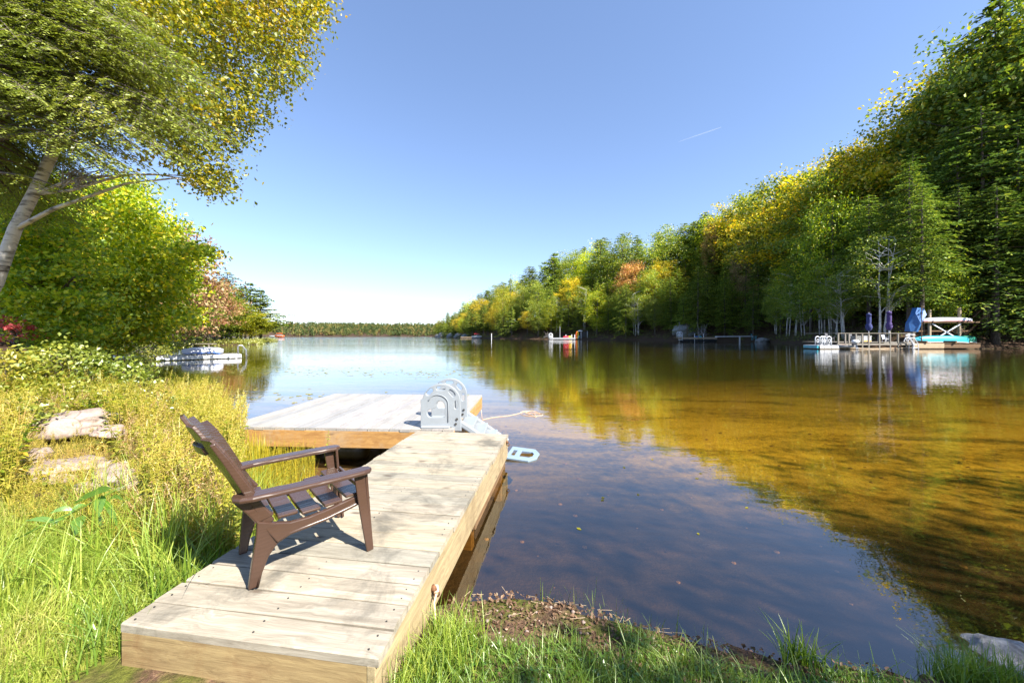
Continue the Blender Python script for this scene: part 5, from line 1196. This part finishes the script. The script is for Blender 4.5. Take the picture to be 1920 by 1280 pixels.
# canoe rack
YR = 47.5
rk = thing('canoe_rack', 'wooden canoe rack with two posts and white crossed braces', 'rack', (X_(1770, YR), YR, 0))
def RX(px): return X_(px, YR) - X_(1770, YR)
for px, tp in ((1743, 581), (1799, 577)): part('post', M['tanwood'], rk, lambda b: b.box((RX(px), 0, Z_(tp, YR) / 2 + .2), (.24, .24, Z_(tp, YR) - .4)), bevel=.02)
for yy_ in (-.35, .5): part('beam', M['brownwood'], rk, lambda b: b.box((RX(1778), yy_, Z_(604, YR)), (RX(1830) - RX(1726), .1, .16)), bevel=.01)
for px in (1743, 1799): part('bearer', M['brownwood'], rk, lambda b: b.box((RX(px), .1, Z_(602, YR)), (.12, 1.2, .12)))
part('brace', M['white'], rk, lambda b: b.bar((RX(1745), -.18, Z_(607, YR)), (RX(1785), -.18, Z_(630, YR)), .06, .14)); part('brace', M['white'], rk, lambda b: b.bar((RX(1797), -.25, Z_(607, YR)), (RX(1757), -.25, Z_(631, YR)), .06, .14))
part('lower_rail', M['brownwood'], rk, lambda b: b.box((RX(1775), .3, Z_(620, YR)), (RX(1825) - RX(1726), .08, .22)))
def canoe(label, pxa, pxb, pbot, ptop, Y, mt, rim, rz=0, fine=3.2):
    x0, x1 = X_(pxa, Y), X_(pxb, Y); zb = Z_(pbot, Y); H = Z_(ptop, Y) - zb; t = thing('canoe', label, 'canoe', ((x0 + x1) / 2, Y, zb), rz)
    part('hull', M[mt], t, lambda b: boat_hull(b, x1 - x0, .9, H, 17, True, fine), smooth=True); part('gunwale', M[rim], t, lambda b: hull_rim(b, x1 - x0, .9, H, True, 17, fine, .035)); return t
canoe('white canoe with red rim stored upside down on top of the rack', 1731, 1823, 601.5, 595, YR, 'hullwhite', 'red', 0, 4)
canoe('turquoise canoe lying upside down below the rack', 1713, 1815, 641, 629, YR - 1.0, 'teal', 'hullwhite', R(-1.2), 5)
canoe('dark green canoe lying upside down behind the turquoise canoe', 1768, 1832, 641, 628.5, YR + .2, 'green', 'hullwhite', R(1), 4)
sd_ = thing('low_platform', 'low brown timber platform under the turquoise canoe', 'platform', (X_(1776), YD, 0)); PW = X_(1840) - X_(1714)
part('front_board', M['tanwood'], sd_, lambda b: b.box((X_(1742) - X_(1776), .0, Z_(647.5)), (X_(1769) - X_(1714), .12, .5)))
part('front_board', M['tanwood'], sd_, lambda b: b.box((X_(1742) - X_(1776), .02, .14), (X_(1769) - X_(1714), .1, .12)))
part('front_board', M['brownwood'], sd_, lambda b: b.box((X_(1804) - X_(1776), .1, Z_(648)), (X_(1840) - X_(1769), .1, .36))); part('beam', M['brownwood'], sd_, lambda b: b.box((X_(1804) - X_(1776), .12, .2), (X_(1840) - X_(1769), .1, .14)))
pk = plank_mesh(PW, .3, .05, 'platform_plank', M['brownwood'])
for k in range(9): put(pk, 'platform_plank', sd_, (X_(1777) - X_(1776), .15 + .31 * k, .7))
for px in (1735, 1790):
    mb = MB(); mb.box((0, 0, 0), (.2, 1.6, .28)); o = mb.build('canoe_support', M['brownwood'], bevel=.02); o.location = (X_(px), YD + .6, .87); tag(o, 'timber block carrying the %s end of the turquoise canoe' % ('left' if px < 1750 else 'right'), 'block')
# stair with lattice climbing the bank behind the rack
sr = thing('lattice_stair', 'brown wooden stair with lattice panels climbing the bank behind the canoes', 'stair', (X_(1800, 50), 50, Z_(628, 50)))
def SX(px): return X_(px, 50) - X_(1800, 50)
def SZ(py): return Z_(py, 50) - Z_(628, 50)
for k in range(13): part('tread', M['brownwood'], sr, lambda b: b.box((SX(1800 + k * 4.6), .0, SZ(628 - k * 4.4)), (.36, 1.1, .06)))
for y_ in (-.6, .6):
    part('stringer', M['brownwood'], sr, lambda b: b.bar((SX(1796), y_, SZ(631)), (SX(1857), y_, SZ(573)), .06, .25)); part('handrail', M['brownwood'], sr, lambda b: b.bar((SX(1796), y_, SZ(612)), (SX(1857), y_, SZ(556)), .07, .1))
def lattice(b, lo=False):
    if lo:
        for px in np.arange(1778, 1800, 3.2): b.box((SX(px), -.66, (SZ(625) + SZ(611)) / 2), (.045, .02, SZ(611) - SZ(625)))
        for py in np.arange(611, 626, 3.2): b.box((SX(1788), -.683, SZ(py)), (SX(1800) - SX(1777), .02, .045))
        return
    for px in np.arange(1833, 1862, 3.2): b.box((SX(px), -.66, (SZ(604) + SZ(572)) / 2), (.045, .02, SZ(572) - SZ(604)))
    for py in np.arange(572, 605, 3.2): b.box((SX(1847), -.683, SZ(py)), (SX(1862) - SX(1832), .02, .045))
part('lattice', M['tanwood'], sr, lattice); part('lattice', M['tanwood'], sr, lambda b: lattice(b, True))
# floating dock with twin white ladders
fd = thing('small_float', 'low white floating dock with turquoise end left of the railed deck', 'dock', (X_(1547), YD - .3, 0))
part('deck', M['greyp'], fd, lambda b: b.box((0, 1, .45), (X_(1566) - X_(1528), 2.2, .08))); part('side', M['white'], fd, lambda b: b.box((.2, -.1, .28), (X_(1566) - X_(1530), .1, .3))); part('end_board', M['teal'], fd, lambda b: b.box((X_(1527.6) - X_(1547), .9, .27), (.16, 2.1, .3)))
part('side', M['greywood'], fd, lambda b: b.box((.2, -.1, .07), (X_(1566) - X_(1530), .1, .1)))
def arch_ladder(px, py, Y, s, label, group=None, rz=0):
    t = thing('swim_ladder', label, 'ladder', (X_(px, Y), Y, Z_(py, Y)), rz, group); t.scale = (s, s, s)
    for y_ in (-.05, .6):
        part('rail_panel', M['white'], t, lambda b: b.tube([(-.25, y_, -.1), (-.27, y_, .5)] + [(-.02 + .25 * math.cos(R(a)), y_, .6 + .25 * math.sin(R(a))) for a in np.linspace(160, 0, 9)] + [(.24, y_, .3), (.24, y_, -.5)], .06, 6), smooth=True)
        part('inner_loop', M['white'], t, lambda b: b.tube([(.02 + .12 * math.cos(R(a)), y_, .35 + .17 * math.sin(R(a))) for a in np.linspace(0, 360, 12)], .04, 5, False), smooth=True)
    for z in (-.35, -.05, .12): part('step', M['white'], t, lambda b: b.box((0.05, .28, z), (.3, .6, .06)))
    return t
arch_ladder(1541, 644.5, YD - .35, 1.05, 'left one of the twin white curved ladders on the small floating dock', 'twin white ladders'); arch_ladder(1554, 644.5, YD - .35, 1.05, 'right one of the twin white curved ladders on the small floating dock', 'twin white ladders')
ob = thing('outboard_motor', 'white outboard motor tilted on a low boat in front of the railed deck', 'motor', (X_(1591), YD - .9, 0))
part('cowl', M['white'], ob, lambda b: b.tube([(-.35, 0, .86), (-.3, 0, .9), (0, 0, .92), (.25, 0, .9), (.38, 0, .84)], [.08, .22, .27, .24, .1], 10), smooth=True)
part('leg', M['greyp'], ob, lambda b: b.bar((.05, 0, .7), (.15, -.1, .05), .12, .16)); part('propeller_housing', M['greyp'], ob, lambda b: b.tube([(-.1, -.1, .12), (.05, -.1, .12), (.35, -.1, .12)], [.03, .09, .03], 8)); part('bracket', M['darkgrey'], ob, lambda b: b.box((-.1, .1, .6), (.25, .3, .3)))
rb_ = thing('moored_rowboat', 'low grey rowboat moored under the railed deck beside the motor', 'boat', (X_(1582), YD - .35, .18)); part('hull', M['greyp'], rb_, lambda b: boat_hull(b, 2.2, .8, .34, 11, False, 3), smooth=True).location = (0, 0, .3); part('seat', M['red'], rb_, lambda b: b.box((-.1, 0, .22), (.3, .7, .05)))
# white ladder at the deck corner
wl = thing('deck_ladder', 'white tubular ladder leading from the railed deck into the water beside the corner post', 'ladder', (X_(1702), YD - .35, 0))
def WX(px): return X_(px) - X_(1702)
for y_ in (0, -.45): part('rail', M['white'], wl, lambda b: (b.tube([(WX(1689), y_, Z_(640)), (WX(1692), y_, Z_(633)), (WX(1701), y_, Z_(634)), (WX(1708), y_, Z_(644)), (WX(1709), y_, -.4)], .05, 6), b.tube([(WX(1692), y_, Z_(635)), (WX(1699), y_, Z_(645)), (WX(1698), y_, -.3)], .045, 6)))
for py in (645, 652): part('rung', M['white'], wl, lambda b: b.box((WX(1703), -.2, Z_(py)), (.6, .5, .07)))
part('top_bar', M['white'], wl, lambda b: b.tube([(WX(1692), 0, Z_(629)), (WX(1700), 0, Z_(627)), (WX(1710), 0, Z_(627.5))], .04, 6))

# tan dock with white gangway, 81 m away
YT = 95.0
td = thing('tan_dock', 'long tan floating dock with dark floats left of the white gangway', 'dock', (X_(1308, YT), YT, 0)); TW = X_(1345, YT) - X_(1272, YT)
part('deck', M['tanwood'], td, lambda b: b.box((0, 1.4, 1.17), (TW, 2.8, .08))); part('side_board', M['tanwood'], td, lambda b: b.box((0, -.03, .98), (TW, .08, .42)))
for k in range(10): part('float_drum', M['blackp'], td, lambda b: b.tube([(-TW / 2 + .5 + k * .97, .4, .34), (-TW / 2 + 1.3 + k * .97, .4, .34)], .4, 8))
gw = thing('gangway', 'narrow white gangway from the tan dock to the shore', 'gangway', (X_(1380, YT), YT, 0))
part('walkway', M['white'], gw, lambda b: b.bar((X_(1345, YT) - X_(1380, YT), .6, Z_(631, YT)), (X_(1413, YT) - X_(1380, YT), .6, Z_(630.2, YT)), 1.0, .22)); part('support_post', M['white'], gw, lambda b: b.box((X_(1387, YT) - X_(1380, YT), .0, .5), (.26, .2, 2.0)))
arch_ladder(1276, 632.5, YT, 1.7, 'white curved ladder at the left end of the tan dock')
for px, top, mt in ((1283, 603, 'greywood'), (1298, 606, 'brownwood'), (1303, 625, 'white'), (1320, 625, 'white')):
    mb = MB(); mb.tube([(0, 0, -.5), (0, 0, Z_(top, YT))], .09, 7); o = mb.build('mooring_pole', M[mt]); o.location = (X_(px, YT), YT + (.2 if top > 620 else 2.8), 0)
    tag(o, {1283: 'tall grey pole behind the left end of the tan dock', 1298: 'tall brown pole behind the middle of the tan dock', 1303: 'short white post left of the two on the tan dock', 1320: 'short white post right of the two on the tan dock'}[px], 'pole')
for px, mt, lb in ((1309, 'tarp', 'blue bag on the tan dock between the short white posts'), (1316, 'teal', 'light blue bag on the tan dock beside the right white post')):
    mb = MB(); mb.box((0, 0, .14), (.7, .4, .28)); mb.box((0, 0, .34), (.3, .1, .12)); o = mb.build('dock_bag', M[mt], bevel=.08); o.location = (X_(px, YT), YT + .8, 1.22); tag(o, lb, 'bag')
deck_chair(1414, YT + 1.5, 'turquoise chair on the shore at the end of the white gangway', 'teal', .7, max(.4, gz(X_(1414, YT + 1.5), YT + 1.5)), 1.7)
rock('rock', 'pale grey boulder at the waterline right of the turquoise chair', (X_(1430, 93), 93, .3), (1.6, 1.1, .9), M['rock_grey'], 11)
rock('rock', 'dark grey ledge rising behind the tall poles of the tan dock', (X_(1285, 116), 116, 3.0), (4.4, 2.6, 2.4), M['rock_grey'], 12)
def snag(label, px, Y, w_px, h_px, seed, z0=None):
    r3 = np.random.default_rng(seed); x = X_(px, Y); z = max(gz(x, Y), 0) if z0 is None else z0; mb = MB(); wx = w_px / F * Y; hh = h_px / F * Y
    mb.tube([(-wx, 0, .1), (-wx * .2, 0, hh * .35), (wx * .6, .3, hh * .5), (wx, .4, hh * .3)], [.14, .12, .09, .04], 6)
    for _ in range(22):
        s_ = Vector((r3.uniform(-wx * .7, wx * .8), 0, hh * r3.uniform(.1, .5))); e = s_ + Vector((r3.normal() * wx * .4, r3.normal() * .8, abs(r3.normal()) * hh * .5)); mb.tube(limb_path(s_, e, .15, 4, r3, .06), [.06, .05, .04, .03, .012], 4, False)
    o = mb.build('fallen_tree', M['dead'], smooth=True); o.location = (x, Y, z); tag(o, label, 'dead tree')
snag('bleached fallen tree with upturned bare branches behind the tan dock', 1316, 106, 10, 22, 3, 1.0); snag('bleached fallen tree with bare branches on the left point', 421, 78, 12, 19, 4); snag('grey fallen root mass left of the kayak dock', 1028, 168, 10, 14, 5)

# kayak dock, 142 m
YK = 150.0
kd = thing('grey_dock', 'low grey dock far across the lake below the red and yellow kayak', 'dock', (X_(1055, YK), YK, 0)); KW = X_(1079, YK) - X_(1031, YK); part('deck', M['greyp'], kd, lambda b: b.box((0, 1.2, .5), (KW, 2.6, .5)))
for px in (1061.5, 1072.5, 1078): part('post', M['white'], kd, lambda b: b.box((X_(px, YK) - X_(1055, YK), .6, 1.0), (.28, .2, 2.1)))
arch_ladder(1033, 635, YK, 2.6, 'white ladder at the left end of the far grey dock')
ky = thing('kayak', 'red and yellow kayak lying on the far grey dock', 'kayak', (X_(1064, YK), YK + .4, .8)); KL = X_(1071.5, YK) - X_(1056, YK)
part('bow_half', M['red'], ky, lambda b: boat_hull(b, KL, .9, .7, 13, True, 2.2), smooth=True); part('stern_half', M['yellow'], ky, lambda b: boat_hull(b, KL * .5, .96, .76, 11, True, 2.6), smooth=True).location = (1.0, 0, 0)
lp_ = thing('lamp_post', 'slim pale lamp post behind the far grey dock', 'lamp', (X_(1050.5, YK), YK + 1, .7)); part('pole', M['greyp'], lp_, lambda b: b.tube([(0, 0, 0), (0, 0, 4.6)], .1, 7)); part('lamp_head', M['darkgrey'], lp_, lambda b: b.box((0, 0, 4.65), (.7, .3, .16)))
for px, mt, a_, lb in ((1081.5, 'orange', .25, 'orange paddle board leaning right of the far grey dock'), (1083.5, 'yellow', .15, 'yellow paddle board leaning behind the orange one'), (1084.5, 'teal', .5, 'low turquoise chair like float at the right end of the far grey dock')):
    t = thing('paddle_board', lb, 'board', (X_(px, YK), YK + 1.2, .4)); h = 3.0 if mt != 'teal' else 1.3; part('board', M[mt], t, lambda b: b.ribbon([(0, 0, 0), (a_ * .3, .1, h * .3), (a_ * .7, .1, h * .7), (a_, .1, h)], (1, 0, 0), (0, 1, 0), [.4, .8, .75, .2], .12)); part('fin', M['darkgrey'], t, lambda b: b.box((.05, .2, .3), (.05, .2, .2)))
canoe('small white canoe raised behind the far paddle boards', 1083.5, 1092.5, 621, 619.2, YK + 3, 'hullwhite', 'darkgrey', 0, 3)
bh = thing('boat_shelter', 'dark open timber shelter with reddish roof right of the far paddle boards', 'shelter', (X_(1092, YK + 4), YK + 4, .3))
part('roof', M['red'], bh, lambda b: b.bar((-.6, 0, 4.2), (2.0, 0, 3.3), 2.4, .12)).data.materials[0] = M['brick']
for x_ in (-.7, 1.9): part('post', M['greyp'], bh, lambda b: b.box((x_, -.9, 1.6), (.3, .3, 3.2)))
part('back_wall', M['blackp'], bh, lambda b: b.box((.6, .9, 1.6), (2.8, .1, 3.2)))
sh = thing('shed', 'small pale board shed with brown gable roof on the right shore', 'shed', (X_(952.5, 197), 197, gz(X_(952.5, 197), 197) - .6))
part('wall', M['shedwall'], sh, lambda b: b.prism([(-1.7, 0), (1.7, 0), (1.7, 3.0), (0, 4.1), (-1.7, 3.0)], 3.2, 'y', 0)); part('door', M['greywood'], sh, lambda b: b.box((-.2, -.03, 1.2), (.9, .05, 2.2)))
for s_ in (-1, 1): part('roof', M['brick'], sh, lambda b: b.bar((s_ * 2.0, 1.6, 2.86), (0, 1.6, 4.2), 3.9, .14))
# boats and rocks at the far right point
def motorboat(label, px, Y, L, hm, cm_, top=True):
    t = thing('motorboat', label, 'boat', (X_(px, Y), Y, .1)); part('hull', M[hm], t, lambda b: boat_hull(b, L, L * .36, L * .2, 13, False, 3), smooth=True).location = (0, 0, L * .2); part('deck', M['white'], t, lambda b: b.box((L * .1, 0, L * .2), (L * .6, L * .24, L * .06)))
    if top: part('windscreen', M['darkgrey'], t, lambda b: b.box((L * .05, 0, L * .28), (L * .25, L * .22, L * .1))); part('canopy', M[cm_], t, lambda b: b.box((0, 0, L * .42), (L * .5, L * .26, L * .05))); [part('canopy_post', M['metal'], t, lambda b: b.tube([(sx * L * .2, -L * .1, L * .2), (sx * L * .2, -L * .1, L * .42)], .05, 5)) for sx in (-1, 1)]
    return t
motorboat('white motorboat with red stripe moored on the far right shore', 894, 222, 6.2, 'white', 'red'); motorboat('white boat on the water off the tip of the left point', 512, 330, 7, 'white', 'hullblue', False); motorboat('orange and white float boat in front of the far shore beside the left point', 524, 300, 8, 'orange', 'orange')
fr_ = thing('brown_float', 'low brown swim float left of the white boat on the far right shore', 'float', (X_(876, 225), 225, 0)); part('deck', M['tanwood'], fr_, lambda b: b.box((0, 1, .6), (8.2, 2.6, .3))); part('float_base', M['blackp'], fr_, lambda b: b.box((0, 1, .25), (7.8, 2.2, .4)))
for i_, (px, y_, sx, sz) in enumerate(((832, 346, 8, 6.2), (848, 312, 6.2, 4.6), (822, 360, 3.8, 3.4), (860, 287, 4.8, 4.0), (872, 262, 3.6, 3.0))):
    rock('rock', ['largest grey boulder on the tip of the far right point', 'broad grey boulder with reddish top on the far right point', 'smallest grey boulder at the outer tip of the far right point', 'rounded grey boulder inside the far right point', 'low grey boulder nearest the brown swim float'][i_], (X_(px, y_), y_, .8), (sx * .8, sx * .6, sz * .8), M['rock_grey'], 20 + i_, sub=3)
mb = MB(); mb.tube([(0, 0, -.5), (0, 0, 2.6)], .18, 8); mb.tube([(0, 0, 2.6), (0, 0, 2.75)], [.2, .1], 8); o = mb.build('white_post', M['white']); o.location = (X_(921.5, 186), 186, 0); tag(o, 'white post standing in the water left of the shed', 'post')

# left dock with inverted boat
YL = 26.0
la, lb_ = P(284, 684, 1), None
A0 = Vector((X_(284, 23.5), 23.8, 0)); B0 = Vector((X_(446, 26.5), 26.8, 0)); dv = (B0 - A0); LA = math.atan2(dv.y, dv.x); LL = dv.length
ld = thing('white_dock', 'long low white dock reaching into the left bay with a boat on it', 'dock', A0 - Vector((0, 0, .13)), LA)
pw = plank_mesh(1.9, .235, .04, 'plank', M['raft'])
for k in range(int(LL / .25)): put(pw, 'plank', ld, (.13 + k * .25, .95, .42), (0, 0, math.pi / 2))
part('side_board', M['white'], ld, lambda b: b.box((LL / 2, -.02, .3), (LL, .06, .24)), bevel=.01); part('side_board', M['white'], ld, lambda b: b.box((LL / 2, 1.92, .3), (LL, .06, .24)))
part('end_board', M['white'], ld, lambda b: b.box((LL + .01, .95, .3), (.05, 1.86, .24)))
for x_ in (.5, 1.8, 3.1, 4.4, LL - .4): part('float', M['barrel'], ld, lambda b: b.tube([(x_, .15, .06), (x_, 1.75, .06)], .15, 9))
pc = thing('shore_walkway', 'short white walkway joining the long white dock to the left bank', 'walkway', A0 + Vector((-.08, 0, 0)), math.pi + .35); part('deck', M['greyp'], pc, lambda b: b.box((1.2, -.6, .3), (2.3, 1.0, .1))); part('hinge_board', M['brownwood'], pc, lambda b: b.box((.03, -.6, .26), (.06, 1.0, .2)))
pj = A0.lerp(B0, .38) + Vector((0, 1.0, 0)); iv = thing('rowing_boat', 'white inverted boat with blue band resting on the long white dock', 'boat', (pj.x, pj.y, .37), LA)
part('hull', M['hullwhite'], iv, lambda b: boat_hull(b, 2.25, 1.15, .36, 15, True, 7), smooth=True).location = (0, 0, .1)
part('rim', M['hullblue'], iv, lambda b: (hull_rim(b, 2.1, 1.12, .3, True, 17, 7, .05), b.box((0, -.35, .05), (1.9, .12, .12)))).location = (0, 0, .08); part('trestle', M['hullblue'], iv, lambda b: b.box((-.2, 0, -.03), (.28, .9, .1))); part('trestle', M['hullblue'], iv, lambda b: b.box((.75, 0, -.03), (.28, .9, .1)))
tl_ = thing('metal_ladder', 'curved metal ladder at the outer end of the long white dock', 'ladder', B0 + Vector((-.42, .3, .31)), LA)
for y_ in (0, .42): part('rail', M['metal'], tl_, lambda b: b.tube([(0, y_, 0), (0, y_, .42)] + [(.17 + .17 * -math.cos(R(a)), y_, .5 + .13 * math.sin(R(a))) for a in np.linspace(10, 120, 6)] + [(.5, y_, .25), (.52, y_, -.7)], .026, 7), smooth=True)
for z in (-.35, -.1): part('rung', M['metal'], tl_, lambda b: b.box((.52, .21, z), (.08, .42, .04)))
fd2 = thing('far_landing', 'low weathered landing on the shore behind the long white dock', 'landing', (X_(366, 56), 56, 0)); part('deck', M['greywood'], fd2, lambda b: b.box((0, 0, .4), (5.6, 1.2, .12))); [part('post', M['greywood'], fd2, lambda b: b.box((x_, -.5, .1), (.15, .15, .8))) for x_ in (-2.5, 0, 2.5)]
mb = MB(); mb.tube([(0, 0, -.2), (0, 0, .9)], .12, 8); mb.tube([(0, 0, .9), (0, 0, 1.05)], [.17, .08], 8); o = mb.build('red_marker', M['red']); o.location = (X_(381, 62), 62, max(.1, gz(X_(381, 62), 62))); tag(o, 'red marker post on the shore left of the left point', 'post')
kk = thing('kayak', 'pale pink and white kayak half hidden by bushes beside the left bank', 'kayak', (X_(216, 20), 20, .35), .1); part('hull', M['hullwhite'], kk, lambda b: boat_hull(b, 1.5, .6, .22, 13, True, 2.4), smooth=True); part('stripe', M['red'], kk, lambda b: hull_rim(b, 1.5, .62, .22, True, 13, 2.4, .03))
